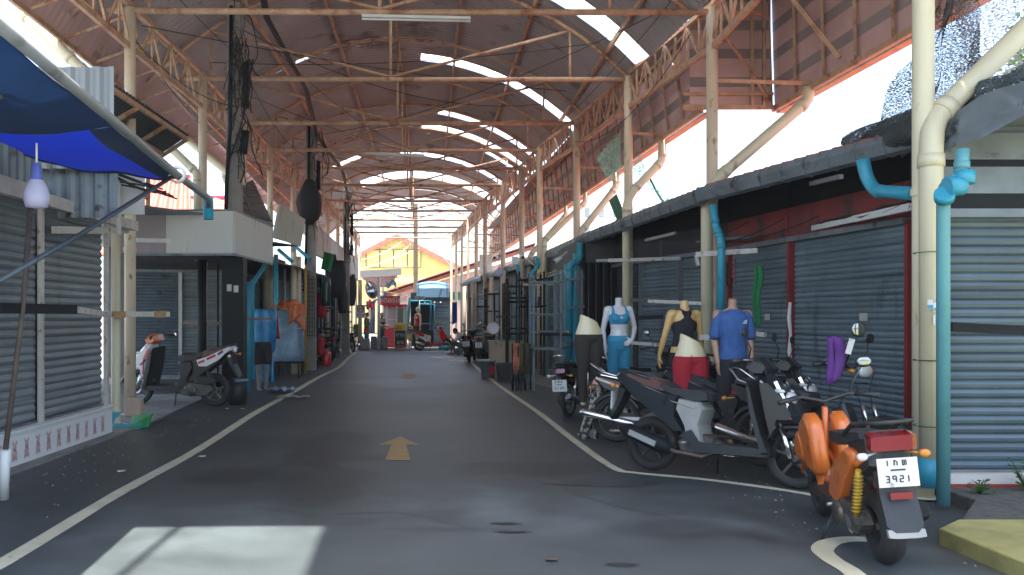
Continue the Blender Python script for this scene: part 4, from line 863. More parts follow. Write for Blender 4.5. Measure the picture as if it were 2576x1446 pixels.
def hand(b,wrist,dirn,pn,s=1.,curl=.3,thumb=1):
    # palm grows from the wrist along dirn; pn = palm normal; five fingers of different lengths
    wrist=V(wrist); d=V(dirn).normalized(); n=V(pn); n=(n-d*n.dot(d)).normalized(); w_=d.cross(n)*thumb
    b.tube([wrist-d*.02,wrist+d*.03,wrist+d*.085*s],[.022*s,.036*s,.038*s],10,flat=.42) if abs(frame(d)[0].dot(w_))>.7 else b.ell(wrist+d*.045*s,(1,1,1),M=Matrix((w_*.038*s,d*.052*s,n*.016*s)).transposed())
    for k,(o,L) in enumerate(((.028,.068),(.009,.078),(-.010,.073),(-.028,.056))):
        p=wrist+d*.08*s+w_*o*s; q=p+(d+w_*o*3).normalized()*L*.5*s+n*curl*.3*L; r=q+(d-n*-curl).normalized()*L*.5*s
        b.tube([p-d*.02,p,q,r],[.009*s,.009*s,.0085*s,.0065*s],8,rnd_=True)
    p=wrist+d*.03*s+w_*.03*s; q=p+(d*.6+w_*.8).normalized()*.04*s; b.tube([p-w_*.015,q,q+(d*.9+w_*.35+n*.2).normalized()*.035*s],[.012*s,.011*s,.008*s],8,rnd_=True)
FEM=[(.80,0,0,.10,.075),(.86,0,0,.165,.115),(.92,0,.005,.175,.12),(.99,0,.0,.155,.105),(1.06,0,-.005,.125,.088),(1.11,0,-.005,.118,.083),(1.18,0,-.005,.13,.092),(1.25,0,-.012,.146,.105),(1.31,0,-.008,.152,.098),(1.37,0,.0,.155,.075),(1.405,0,.008,.12,.06),(1.43,0,.012,.058,.05)]
MAL=[(.82,0,0,.11,.085),(.88,0,0,.165,.11),(.95,0,0,.16,.105),(1.04,0,0,.15,.10),(1.14,0,0,.155,.105),(1.24,0,-.005,.175,.115),(1.33,0,0,.19,.112),(1.39,0,.005,.185,.088),(1.43,0,.01,.13,.07),(1.455,0,.012,.065,.058)]
def legs(b,e=0,ank=.07,z1=.07,spread=.085,rs=(.098,.085,.058,.052,.056,.036),flare=0):
    for s in(-1,1):
        x=s*spread
        limb(b,[(x,0,.84),(x*1.02,-.005,.66),(x*.95,-.01,.48),(x*.93,.0,.40),(x*.9,.012,.31),(x*.85,.01,z1)],[r+e+(flare*i) for i,r in enumerate(rs)])
def foot(b,x,y,z,d=(0,-1,0)):
    d=V(d); p=V((x,y,z)); b.tube([p-d*.05+V((0,0,-.03)),p+d*.04+V((0,0,-.035)),p+d*.13+V((0,0,-.055)),p+d*.17+V((0,0,-.06))],[.034,.038,.034,.018],10,rnd_=True)
def mann(label,loc,rz,skinm,rows,arms,lower=True,neck=.10,vox=.008,tilt=None):
    t=thing('mannequin',label,'mannequin',loc,rz); b=B()
    torso(b,rows)
    zt=rows[-1][0]; b.tube([(0,.012,zt-.05),(0,.004,zt+.03),(0,-.01,zt+neck)],[.060,.050,.050],14)
    if rows is FEM:
        for s in(-1,1): b.ell((s*.065,-.085,1.265),(.058,.05,.055))
    for s,sh,el,wr,hd,hn in arms:
        rr=(.050,.043,.035,.036,.024) if rows is FEM else (.056,.048,.040,.040,.028)
        sh=V(sh);el=V(el);wr=V(wr); limb(b,[sh,sh.lerp(el,.5),el,el.lerp(wr,.3),wr],rr); b.ell(sh+V((-s*.02,0,0)),(.06,.055,.055)); hand(b,wr,hd,hn,1.,.3,s)
    if lower: legs(b); [foot(b,s*.075,.01,.085) for s in(-1,1)]
    obj('body',remesh(b,vox,3),skinm,t,w=False); return t
def cloth(name,m,t,fn,vox=.009,sm=3): 
    b=B(); fn(b); return obj(name,remesh(b,vox,sm),m,t,w=False)
def grow(rows,e,z0,z1): return [(z,cx,cy,rx+e,ry+e) for z,cx,cy,rx,ry in rows if z0<=z<=z1]
def standp(t,h,m='chrome',r=.14): 
    obj('stand_base',B().lathe((0,0,-h),(0,0,1),[(.001,.0),(r,0),(r,.012),(.001,.02)],20),X[m],t,w=False); obj('stand_rod',B().tube([(0,.03,-h+.01),(0,.03,.8)],.012,8),X[m],t,w=False)
# white mannequin, blue sports top and leggings
t=mann('white headless mannequin in a light blue sports top and blue leggings',(2.78,11,.22),0,X['mskinw'],FEM,[(-1,(-.165,0,1.375),(-.225,.02,1.11),(-.205,-.03,.88),(0.02,-.05,-1),(1,0,0)),(1,(.165,0,1.375),(.245,.03,1.13),(.17,-.12,.99),(-.8,-.2,-.5),(0,-1,.2))])
def top(b):
    torso(b,grow(FEM,.006,1.17,1.32)); [b.ell((s*.065,-.085,1.265),(.063,.056,.059)) for s in(-1,1)]
    for s in(-1,1): limb(b,[(s*.10,-.085,1.29),(s*.095,-.055,1.37),(s*.085,.0,1.415),(s*.09,.06,1.38),(s*.08,.085,1.28)],[.030,.021,.018,.020,.035])
cloth('sports_top',X['bluefab'],t,top)
obj('chest_mark',B().bar((-.012,-.147,1.262),(-.003,-.15,1.285),.004,.006).bar((.0,-.148,1.262),(.008,-.15,1.285),.004,.006).bar((.012,-.147,1.262),(.02,-.148,1.280),.004,.006),X['signw'],t,w=False)
def lg(b): torso(b,grow(FEM,.008,.80,1.01)); legs(b,.007,z1=.16)
cloth('leggings',X['blueleg'],t,lg); 
def wb(b): torso(b,[(.955,0,0,.178,.123),(1.0,0,0,.166,.116),(1.035,0,0,.15,.106)])
cloth('waistband',X['bluefab'],t,wb); standp(t,.22); t.scale=(.9,.95,1)
# yellow mannequin seen from behind
t=mann('yellow headless mannequin seen from behind in a black racerback top',(3.28,9.9,.16),R(180+8),X['mskiny'],FEM,[(-1,(-.165,0,1.375),(-.215,-.02,1.12),(-.235,-.03,.90),(0.0,-.1,-1),(1,0,0)),(1,(.165,0,1.375),(.235,-.03,1.11),(.265,-.1,.88),(0.0,-.15,-1),(-1,0,0))])
def rb(b):
    torso(b,grow(FEM,.012,.96,1.27)+[(1.275,0,-.008,.156,.112),(1.30,0,0,.12,.108),(1.33,0,.004,.075,.10),(1.37,0,.006,.055,.086),(1.41,0,.012,.06,.068)])
    for s in(-1,1): limb(b,[(s*.10,-.085,1.27),(s*.085,-.055,1.37),(s*.06,.02,1.425),(s*.03,.07,1.38)],[.035,.021,.018,.03])
cloth('racerback_top',X['blackfab'],t,rb); cloth('leggings',X['blackfab'],t,lambda b:(torso(b,grow(FEM,.010,.80,.97)),legs(b,.008,z1=.2))); standp(t,.16)
# half mannequins
def half(label,loc,rz,skinm,legm,lname,z1,stand,tilt=.05,spread=.085,rs=(.098,.085,.058,.052,.056,.036),foot_=False):
    t=thing('half_mannequin',label,'mannequin',loc,rz); b=B()
    rg=[]
    for z,cx,cy,rx,ry in FEM[:5]+[(1.12,0,0,.115,.08)]:
        k=max(0,(z-1.0)/.12); rg.append([V((cx+rx*math.cos(a*math.pi/10),cy+ry*math.sin(a*math.pi/10),z-tilt*k*(math.cos(a*math.pi/10)))) for a in range(20)])
    b.loft(rg); legs(b,z1=z1); obj('body',remesh(b,.009,2),skinm,t,w=False)
    cloth(lname,legm,t,lambda b:(torso(b,grow(FEM,.009,.80,.98)),legs(b,.008,z1=z1+.03,rs=rs,spread=spread)))
    if stand: standp(t,stand)
    return t
half('dark brown leggings on a cream half mannequin left of the white one',(2.30,10.6,.36),R(12),X['mskinc'],X['brownleg'],'leggings',.05,.36,.055)
t=half('low cream half mannequin in red drawstring trousers',(3.17,9.35,.14),R(-5),X['mskinc'],X['redfab'],'trousers',.06,.14,.06,rs=(.108,.10,.085,.08,.075,.07))
obj('drawstring',B().tube([(-.02,-.13,.94),(-.03,-.145,.90),(-.02,-.14,.86)],.004,4),X['ink'],t,w=False)
b=B(); b.sheet(lambda u,v:V((2.24+.20*u+.05*math.sin(v*5)-.06*v,10.30+.07*math.sin(u*9+v*3),.70-.70*v)),16,14)
obj('patterned_cloth',b,X['zebra'],label='black and cream patterned cloth hanging below the brown leggings',cat='cloth',thick=.02)
# blue T-shirt mannequin
t=mann('tan headless mannequin in a blue T-shirt and black shorts',(3.52,9.05,.14),R(0),X['mskint'],MAL,[(-1,(-.20,0,1.385),(-.235,.01,1.11),(-.205,-.03,.87),(0.05,-.05,-1),(1,0,0)),(1,(.20,0,1.385),(.235,.01,1.11),(.235,-.03,.87),(0.0,-.05,-1),(-1,0,0))])
def tee(b):
    torso(b,[(.90,0,0,.185,.13),(.97,0,0,.18,.125)]+grow(MAL,.016,1.0,1.425)+[(1.445,0,.012,.085,.07)])
    for s in(-1,1): limb(b,[(s*.18,0,1.37),(s*.215,.0,1.27),(s*.235,.0,1.17)],[.068,.064,.068])
cloth('t_shirt',X['tee'],t,tee)
b=B()
for k,(x,z) in enumerate(((.085,1.30),(.10,1.30),(.115,1.297))): b.bar((x,-.135,z),(x+.012,-.137,z+.02+.006*k),.005,.006)
b.bar((.07,-.134,1.292),(.13,-.13,1.292),.004,.006); obj('chest_mark',b,X['signw'],t,w=False)
b=B(); q=random.Random(4)
for k in range(16): x=q.uniform(-.12,.09); z=q.uniform(.98,1.26); y=-.137+.05*(abs(x)/.15)**2; b.bar((x,y,z),(x+q.choice((0,.045)),y-.001,z+q.choice((.0,.05))),.004,.004)
obj('shirt_pattern',b,X['teel'],t,w=False)
for s in(-1,1): obj('sleeve_hem',B().tube([(s*.235+.064*math.cos(a*.5236),.064*math.sin(a*.5236),1.125) for a in range(13)],.005,4),X['blackfab'],t,w=False)
def shorts(b):
    torso(b,grow(MAL,.014,.82,.96))
    for s in(-1,1): limb(b,[(s*.085,0,.84),(s*.098,0,.66),(s*.10,0,.56)],[.112,.108,.108])
cloth('shorts',X['blackfab'],t,shorts); standp(t,.14); t.scale=(.83,.95,1)
# legs mannequin under the blue sheeting on the left
t=thing('half_mannequin','grey mannequin legs standing below the blue plastic bag on the left','mannequin',(-2.95,17.0,0),R(20)); b=B(); legs(b); [foot(b,s*.075,.01,.085) for s in(-1,1)]; torso(b,FEM[:4]); obj('body',remesh(b,.012,2),X['slabc'],t,w=False)
cloth('shorts',X['blackfab'],t,lambda b:(torso(b,grow(FEM,.012,.8,1.0)),[limb(b,[(s*.085,0,.84),(s*.09,0,.6)],[.11,.10]) for s in(-1,1)]))
# people: generic builder, joints given in local coordinates facing -Y
def person(label,loc,rz,J,shirt,trouser,skirt=False,vox=.012,sleeve=.5,hood=False,sc_=1):
    t=thing('person',label,'person',loc,rz); t.scale=(sc_,)*3; b=B(); hip,ch,nk,hd=V(J['hip']),V(J['chest']),V(J['neck']),V(J['head'])
    b.tube([hip-(ch-hip)*.2,hip,hip.lerp(ch,.5),ch,ch.lerp(nk,.75)],[.13,.15,.135,.165,.10],16,flat=.72,rnd_=True)
    b.tube([ch.lerp(nk,.6),nk,hd-(hd-nk)*.4],[.06,.052,.05],12)
    f=V(J['face']).normalized(); up=(hd-nk).normalized(); up=(up-f*up.dot(f)).normalized(); sd=up.cross(f); M=Matrix((sd,f,up)).transposed()
    b.ell(hd,(.076,.092,.112),16,12,M=M); b.ell(hd+f*.03-up*.06,(.052,.058,.05),M=M)
    b.ell(hd+f*.098-up*.012,(.014,.02,.022),M=M); b.ell(hd+f*.085-up*.055,(.024,.014,.010),M=M)
    for s in(-1,1): b.ell(hd+sd*s*.078-up*.005-f*.005,(.012,.022,.032),M=M)
    for s,k in((-1,'l'),(1,'r')):
        S,E,Wr=[V(q) for q in J['arm'+k]]; limb(b,[S,S.lerp(E,.5),E,E.lerp(Wr,.3),Wr],[.052,.046,.038,.038,.026]); hand(b,Wr,(Wr-E)+V(J.get('hd'+k,(0,0,0))),V((s,0,0))+V((0,-.5,0)),1,.5,s)
        A,K,N_=[V(q) for q in J['leg'+k]]; limb(b,[A,A.lerp(K,.5),K,K.lerp(N_,.3),N_],[.088,.078,.056,.058,.036]); foot(b,N_.x,N_.y,N_.z,V((f.x,f.y,0)).normalized() if J.get('ff') is None else J['ff'])
    obj('body',remesh(b,vox,2),X['skin'],t,w=False)
    b=B(); b.ell(hd+up*.022-f*.016,(.084,.095,.108),16,12,M=M); hr=remesh(b,.012,1); keep=[i for i,fc in enumerate(hr.f) if (lambda c:(c-hd).dot(f)<.045 or (c-hd).dot(up)>.07)(sum((hr.v[j] for j in fc),V())/len(fc))]
    hr.f=[hr.f[i] for i in keep]; hr.m=[0]*len(hr.f); hr.s=[True]*len(hr.f); obj('hair',hr,X['hair'],t,w=False)
    for s in(-1,1): obj('eye',B().ell(hd+f*.082+sd*s*.031+up*.01,(.011,.008,.009),8,6,M=M),X['ink'],t,w=False)
    def sh(b):
        b.tube([hip-(ch-hip)*.12,hip,hip.lerp(ch,.5),ch,ch.lerp(nk,.8)],[.155,.165,.152,.182,.10],16,flat=.75,rnd_=True)
        for k in 'lr': S,E,Wr=[V(q) for q in J['arm'+k]]; limb(b,[S,S.lerp(E,.5),S.lerp(E,sleeve*1.6)],[.07,.065,.066])
    def tr(b):
        b.tube([hip-(ch-hip)*.25,hip],[.14,.16],14,flat=.8,rnd_=True)
        for k in 'lr': A,K,N_=[V(q) for q in J['leg'+k]]; limb(b,[A,A.lerp(K,.5),K.lerp(N_,.0 if skirt else .6)],[.108,.096,.078])
    cloth('shirt',shirt,t,sh,.012,2); cloth('trousers',trouser,t,tr,.012,2); return t
a=G(1150,893)
SEAT=dict(hip=(0,.12,.36),chest=(0,-.08,.70),neck=(0,-.16,.86),head=(0,-.27,.94),face=(0,-1,-.55),arml=((-.17,-.08,.76),(-.19,-.30,.52),(-.06,-.42,.66)),armr=((.17,-.08,.76),(.19,-.30,.52),(.06,-.42,.68)),legl=((-.09,.06,.34),(-.12,-.38,.50),(-.10,-.42,.09)),legr=((.09,.06,.34),(.12,-.36,.47),(.10,-.30,.09)),ff=(0,-1,0))
person('person in a white T-shirt seated on a low stool, hands at the face',(2.15,33,0),R(-90),SEAT,X['whitefab'],X['greyfab'],skirt=True)
t=thing('stool','tiny green plastic stool under the seated person','stool',(2.27,33,0))
obj('seat',B().bb((2.15,32.88,.24),(2.41,33.12,.265)),X['greenpl'],t)
for dx in(-.1,.1):
    for dy in(-.1,.1): obj('leg',B().tube([(2.28+dx*1.2,33+dy*1.2,0),(2.28+dx,33+dy,.24)],.014,6),X['greenpl'],t)
STD=lambda:dict(hip=(0,0,.95),chest=(0,0,1.25),neck=(0,.01,1.46),head=(0,-.03,1.60),face=(0,-1,-.3),arml=((-.19,0,1.38),(-.22,-.03,1.12),(-.12,-.25,1.05)),armr=((.19,0,1.38),(.22,-.03,1.12),(.10,-.27,1.07)),legl=((-.09,0,.90),(-.10,-.01,.50),(-.09,.0,.09)),legr=((.09,0,.90),(.10,-.01,.50),(.09,.0,.09)),ff=(0,-1,0))
person('person in a green and brown shirt standing behind the market counter',(-1.95,39.6,0),R(75),STD(),X['olive'],X['blueleg'])
person('person in dark clothes half hidden behind the striped cloth stall',(-1.25,40.3,0),R(60),STD(),X['blackfab'],X['blackfab'])
# far mannequins on the plaza
def small(label,loc,rz,m1,m2,s):
    t=mann(label,loc,rz,X['mskinc'],FEM,[(-1,(-.165,0,1.375),(-.215,0,1.1),(-.2,-.03,.87),(0,0,-1),(1,0,0)),(1,(.165,0,1.375),(.215,0,1.1),(.2,-.03,.87),(0,0,-1),(-1,0,0))],neck=.08,vox=.016)
    obj('head',B().ell((0,-.01,1.60),(.07,.085,.11),12,10),X['mskinc'],t,w=False)
    cloth('vest',m1,t,lambda b:torso(b,grow(FEM,.012,.86,1.41)),.016); cloth('shorts',m2,t,lambda b:(torso(b,grow(FEM,.02,.8,.95)),[limb(b,[(q*.085,0,.84),(q*.09,0,.62)],[.112,.108]) for q in(-1,1)]),.016); t.scale=(s,)*3; return t
small('pale mannequin in a red vest and black shorts standing in the plaza',(.49,39.6,0),R(-60),X['redfab'],X['blackfab'],1.16)
small('small child mannequin with yellow shorts beside the red-vest mannequin',(.12,39.4,0),R(-40),X['greyfab'],X['yel'],.75)
small('mannequin in dark clothes leaning at the left pole foot',(-2.8,34.6,0),R(50),X['blackfab'],X['blackfab'],.8)
# ---------------- motorcycles ----------------
def wheel(t,x,r,w_,sp,rimm,front=False,y=0):
    wt=obj('wheel',B().lathe((x,y,r),(0,1,0),[(.028,-.05),(.028,.05),(.001,.052)],12).lathe((x,y,r),(0,1,0),[(.001,-.052),(.028,-.05)],12),X['engine'],t,w=False)
    rt=w_/2; R0=r-rt
    obj('tyre',B().lathe((x,y,r),(0,1,0),[(R0+rt*math.cos(a*math.pi/6)*1.0,rt*math.sin(a*math.pi/6)) for a in range(12)],32,loop=True),X['rubber'],wt,w=False)
    ri=R0-rt*.75; b=B().lathe((x,y,r),(0,1,0),[(ri+.012,-rt*.62),(ri+.012,rt*.62),(ri-.010,rt*.5),(ri-.012,-rt*.5)],32,loop=True)
    if sp=='wire':
        for k in range(18):
            a=k*math.pi/9; b.tube([(x+.03*math.cos(a+.5),y+.03*(-1)**k,r+.03*math.sin(a+.5)),(x+ri*math.cos(a),y,r+ri*math.sin(a))],.0022,3)
        b.lathe((x,y,r),(0,1,0),[(.001,-.035),(.055,-.03),(.055,.03),(.001,.035)],14)
    else:
        for k in range(sp):
            a=2*math.pi*k/sp+.3; c,s=math.cos(a),math.sin(a); b.bar((x+.03*c,y,r+.03*s),(x+ri*c,y,r+ri*s),.026,.022)
        b.lathe((x,y,r),(0,1,0),[(.001,-.035),(.045,-.03),(.045,.03),(.001,.035)],12)
    if front: b.lathe((x,y+.055,r),(0,1,0),[(.05,-.003),(.10,-.003),(.10,.003),(.05,.003)],20,loop=True)
    obj('rim',b,X[rimm],wt,w=False)
def fender(t,x,r,w_,a0,a1,m,name='mudguard',gap=.02):
    b=B(); v=[]; n=12
    for i in range(n+1):
        a=R(a0+(a1-a0)*i/n)
        for yy,k in((-w_,-.03),(-w_*.6,.012),(0,.02),(w_*.6,.012),(w_,-.03)): v.append((x+(r+gap+k)*math.cos(a),yy,r+(r+gap+k)*math.sin(a)))
    b.add(v,[(i*5+j,(i+1)*5+j,(i+1)*5+j+1,i*5+j+1) for i in range(n) for j in range(4)],0,True); obj(name,b,X[m],t,w=False,thick=.006)
def stripe(b,pts,y,wd): 
    for s in(-1,1):
        for a,c in zip(pts,pts[1:]): b.bar((a[0],s*y,a[1]),(c[0],s*y,c[1]),.008,wd)
def bike(label,rear,front,kind='scooter',main='gloss',side='gloss',leg='plastic',seat2=None,rimm='darkalloy',accent=None,plate=True,mirrors=(1,1),steer=0,spokes=5,exh='black',name=None,cat=None,basket=False,lean=3,lower='plastic',ms=1.,stripes=None,front_detail=True,tailm='redlamp',bare=False,cowl=None):
    rear=V(rear);front=V(front); d=front-rear; h=math.atan2(d.y,d.x); mid=(rear+front)/2; mid.z=rear.z
    names={'scooter':('scooter','scooter'),'cub':('motorbike','motorbike'),'mini':('scooter','scooter')}
    t=thing(name or names[kind][0],label,cat or names[kind][1],mid,h); t.rotation_euler=(R(-abs(lean)),0,h); t.scale=(ms,)*3
    r=.25 if kind=='scooter' else .285 if kind=='cub' else .235; tw=.085 if kind!='mini' else .13; xr,xf=-.63,.64
    if kind=='cub': tw=.07
    wheel(t,xr,r,tw*1.1,spokes,rimm); wheel(t,xf,r,tw,spokes,rimm,True)
    O=lambda n,b,m,p=None: obj(n,b,X[m],p or t,w=False)
    # steering column, fork, bars
    top=V((.33,0,.98)) if kind!='mini' else V((.36,0,.90)); ax=V((xf-.0,0,r)); 
    for s in(-1,1): O('fork_leg',B().tube([(xf-.02,s*.075,r),(xf-.10,s*.075,r+.24)],.026,10).tube([(xf-.10,s*.075,r+.24),(xf-.16,s*.075,r+.42)],.016,8),'chrome' if kind!='mini' else 'darkalloy')
    fender(t,xf,r,.075 if kind!='mini' else .095,15,165,leg if kind=='scooter' else side if kind=='cub' else 'orange','front_mudguard',.03)
    hb=top+V((-.02,0,.02)); O('handlebar',B().tube([(hb.x-.10,-.33,hb.z+.03),(hb.x-.02,-.16,hb.z+.05),(hb.x+.02,0,hb.z),(hb.x-.02,.16,hb.z+.05),(hb.x-.10,.33,hb.z+.03)],.013,8),'darkalloy')
    O('control_cable',B().tube([(hb.x,.14,hb.z+.05),(hb.x+.12,.16,hb.z+.0),(hb.x+.13,.08,hb.z-.18),(xf-.14,.07,.55)],.005,4).tube([(hb.x,-.14,hb.z+.05),(hb.x+.10,-.17,hb.z+.03),(hb.x+.12,-.08,hb.z-.15),(xf-.14,-.06,.50)],.005,4).tube([(hb.x+.10,-.09,hb.z-.12),(hb.x+.11,.08,hb.z-.12)],.005,4),'wire')
    for s in(-1,1):
        O('grip',B().tube([(hb.x-.035,s*.20,hb.z+.048),(hb.x-.105,s*.345,hb.z+.03)],.019,10),'plastic')
        O('brake_lever',B().tube([(hb.x+.02,s*.17,hb.z+.05),(hb.x-.02,s*.30,hb.z+.045)],.006,5),'alloy')
    for s,k in zip((1,-1),mirrors):
        if not k: continue
        m0=V((hb.x-.02,s*.17,hb.z+.06)); m1=V((hb.x-.02,s*.27,hb.z+.24)); mm=O('mirror',B().tube([m0,m0.lerp(m1,.5)+V((.03,0,0)),m1],.006,6),'darkalloy')
        O('mirror_back',B().ell(m1+V((.006,s*.02,.035)),(.016,.058,.045),14,8),'plastic',mm); O('mirror_face',B().ell(m1+V((-.008,s*.02,.035)),(.004,.05,.038),14,6),'mirror',mm)
    if kind=='scooter':
        O('front_cover',B().slab([(.47,.33),(.41,.55),(.36,.78),(.33,.93),(.42,.95),(.56,.81),(.69,.60),(.67,.54),(.53,.53),(.49,.40)],.155,t=.72,e=.5),main)
        O('leg_shield',B().slab([(.48,.26),(.42,.40),(.36,.60),(.30,.84),(.27,.88),(.31,.62),(.38,.38),(.42,.25)],.20,t=.9,e=.8),leg)
        O('cowl',B().slab([(hb.x-.08,hb.z-.02),(hb.x-.06,hb.z+.07),(hb.x+.06,hb.z+.08),(hb.x+.15,hb.z-.01),(hb.x+.10,hb.z-.08),(hb.x,hb.z-.08)],.15,t=.7,e=.45),cowl or main)
        O('headlight',B().ell((.585,0,.74),(.05,.11,.065),14,8),'clear')
        for s in(-1,1): O('indicator',B().ell((.53,s*.125,.80),(.05,.035,.022),10,6),'clear')
        O('floorboard',B().slab([(.47,.24),(.47,.31),(-.12,.31),(-.2,.42),(-.30,.38),(-.16,.22)],.17,t=.96,e=.85),leg)
        O('side_panel',B().slab([(-.24,.36),(-.34,.50),(-.34,.66),(-.30,.73),(-.55,.74),(-.90,.86),(-.96,.84),(-.80,.68),(-.55,.52),(-.42,.42),(-.34,.36)],.155,t=.85,e=.6),side)
        O('lower_body',B().slab([(-.10,.30),(-.14,.46),(-.10,.60),(-.14,.67),(-.34,.69),(-.36,.60),(-.27,.44),(-.24,.30)],.152,t=.9,e=.7),lower)
        O('tail_fairing',B().slab([(-.40,.70),(-.60,.76),(-.93,.90),(-.97,.86),(-.80,.71),(-.58,.60),(-.44,.60)],.162,t=.9,e=.7),main)
        O('seat',B().slab([(-.05,.68),(-.06,.745),(-.14,.775),(-.30,.765),(-.42,.775),(-.50,.83),(-.55,.80),(-.45,.73),(-.18,.66)],.135,t=.9,e=.6),'seat')
        O('pillion_seat',B().slab([(-.46,.73),(-.47,.80),(-.53,.845),(-.70,.875),(-.86,.895),(-.89,.87),(-.72,.80),(-.55,.75)],.125,t=.88,e=.6),seat2 or 'seat')
        tx,tz=-.955,.83
        O('rear_mudguard',B().slab([(-.86,.76),(-.93,.60),(-1.02,.44),(-1.05,.45),(-.97,.64),(-.95,.80)],.08),'plastic')
        O('grab_rail',B().tube([(-.62,.14,.85),(-.80,.13,.90),(-.95,.09,.925),(-.97,0,.93),(-.95,-.09,.925),(-.80,-.13,.90),(-.62,-.14,.85)],.012,6),'darkalloy')
    elif kind=='cub':
        if not bare: O('leg_shield',B().slab([(.46,.32),(.40,.52),(.31,.80),(.36,.90),(.46,.80),(.54,.62),(.50,.50),(.50,.34)],.17,t=.85,e=.5),side)
        O('frame_cover',B().slab([(.38,.50),(.30,.70),(.10,.56),(-.10,.56),(-.16,.44),(.0,.38),(.30,.40)],.07,t=.9,e=.7),'plastic')
        if not bare: O('cowl',B().slab([(hb.x-.08,hb.z-.02),(hb.x-.05,hb.z+.07),(hb.x+.08,hb.z+.07),(hb.x+.16,hb.z-.02),(hb.x+.10,hb.z-.10),(hb.x,hb.z-.08)],.13,t=.7,e=.45),main)
        O('headlight',B().ell((hb.x+.14,0,hb.z-.01),(.04,.09,.06),14,8),'clear')
        for s in(-1,1): O('indicator',B().ell((hb.x+.10,s*.13,hb.z-.01),(.035,.03,.02),10,6),'amber')
        O('side_panel',B().slab([(-.10,.48),(-.12,.66),(-.40,.70),(-.86,.80),(-.92,.77),(-.80,.64),(-.50,.56),(-.34,.48)],.115,t=.85,e=.6),side)
        O('seat',B().slab([(-.02,.70),(-.04,.76),(-.25,.765),(-.42,.78),(-.60,.83),(-.84,.845),(-.87,.81),(-.60,.765),(-.35,.71)],.125,t=.88,e=.6),'seat')
        O('chain_case',B().bar((-.10,.10,.27),(-.62,.10,.27),.03,.07),'plastic')
        O('swingarm',B().bar((-.05,.07,.30),(-.63,.07,.285),.03,.04).bar((-.05,-.07,.30),(-.63,-.07,.285),.03,.04).bar((-.05,-.08,.30),(-.05,.08,.30),.04,.04),'alloy')
        tx,tz=-.90,.70
        fender(t,xr,r,.07,20,150,'plastic','rear_mudguard'); 
        O('grab_rail',B().tube([(-.50,.13,.76),(-.78,.12,.83),(-.93,.07,.93),(-.95,0,.94),(-.93,-.07,.93),(-.78,-.12,.83),(-.50,-.13,.76)],.012,6),'chrome')
    else:   # squat naked scooter with orange panels
        O('frame',B().tube([(.36,0,.88),(.44,0,.55),(.30,.11,.30),(-.20,.13,.26),(-.38,.13,.52),(-.80,.12,.70)],.022,8).tube([(.44,0,.55),(.30,-.11,.30),(-.20,-.13,.26),(-.38,-.13,.52),(-.80,-.12,.70)],.022,8),'orange')
        for s in(-1,1):
            O('front_shield',B().slab([(.22,.42),(.24,.56),(.25,.70),(.30,.79),(.38,.84),(.46,.83),(.54,.78),(.60,.68),(.57,.58),(.50,.48),(.42,.40),(.32,.38)],.06,y=s*.095,t=.8,e=.5,sm=True),main)
            O('shield_wing',B().slab([(.46,.50),(.50,.62),(.56,.69),(.64,.67),(.71,.59),(.74,.50),(.68,.45),(.58,.44)],.04,y=s*.125,t=.75,e=.5,sm=True),main)
            O('side_cover',B().slab([(-.12,.34),(-.20,.48),(-.34,.62),(-.48,.69),(-.62,.74),(-.74,.71),(-.66,.62),(-.52,.52),(-.40,.40),(-.30,.27)],.035,y=s*.14,t=.85,e=.5,sm=True),main)
        O('nose_beak',B().slab([(.52,.52),(.60,.60),(.86,.44),(.88,.38),(.72,.42)],.09,t=.7),main)
        O('floorboard',B().slab([(.42,.26),(.42,.32),(-.15,.32),(-.15,.26)],.17),'plastic')
        O('headlight',B().ell((.60,.075,.70),(.05,.06,.06),12,8).ell((.60,-.075,.70),(.05,.06,.06),12,8).bar((.58,-.08,.70),(.58,.08,.70),.04,.04),'clear')
        O('seat',B().slab([(-.12,.72),(-.13,.78),(-.40,.80),(-.80,.86),(-.84,.82),(-.60,.76),(-.30,.70)],.13,t=.9,e=.6),'seat')
        O('tail_body',B().slab([(-.50,.62),(-.50,.76),(-.86,.84),(-.90,.66),(-.70,.56)],.12,t=.9,e=.6),'plastic')
        tx,tz=-.93,.79
        O('grab_rail',B().tube([(-.50,.14,.80),(-.72,.14,.90),(-.95,.12,.93),(-.98,0,.93),(-.95,-.12,.93),(-.72,-.14,.90),(-.50,-.14,.80)],.014,6),'plastic')
        O('rear_mudguard',B().slab([(-.84,.66),(-.90,.46),(-1.00,.28),(-1.03,.29),(-.95,.50),(-.92,.66)],.10),'plastic'); O('mudguard_flap',B().slab([(-.985,.31),(-1.0,.25),(-1.04,.26),(-1.02,.31)],.10),'greypl')
    # shared running gear
    O('engine',B().slab([(-.12,.20),(-.14,.32),(-.30,.38),(-.62,.34),(-.70,.26),(-.60,.18),(-.30,.16)],.06,y=.11,t=.85,e=.6).slab([(-.02,.20),(-.02,.36),(-.20,.40),(-.36,.30),(-.30,.17)],.10,t=.9,e=.7).lathe((-.34,.17,.26),(0,1,0),[(.001,-.02),(.09,-.02),(.08,.02),(.001,.02)],16).ell((-.05,0,.28),(.10,.09,.07),10,8),'engine')
    if kind=='mini': O('crankcase',B().ell((-.50,.13,.24),(.12,.05,.09),14,8),'chrome')
    if kind=='scooter': O('air_box',B().slab([(-.36,.36),(-.40,.47),(-.66,.47),(-.74,.38),(-.60,.34)],.045,y=.12,t=.85),'plastic')
    ey=-.155
    O('exhaust_pipe',B().tube([(-.02,-.05,.24),(-.10,ey+.02,.19),(-.34,ey,.21),(-.42,ey,.24)],.017,8),'brownbar')
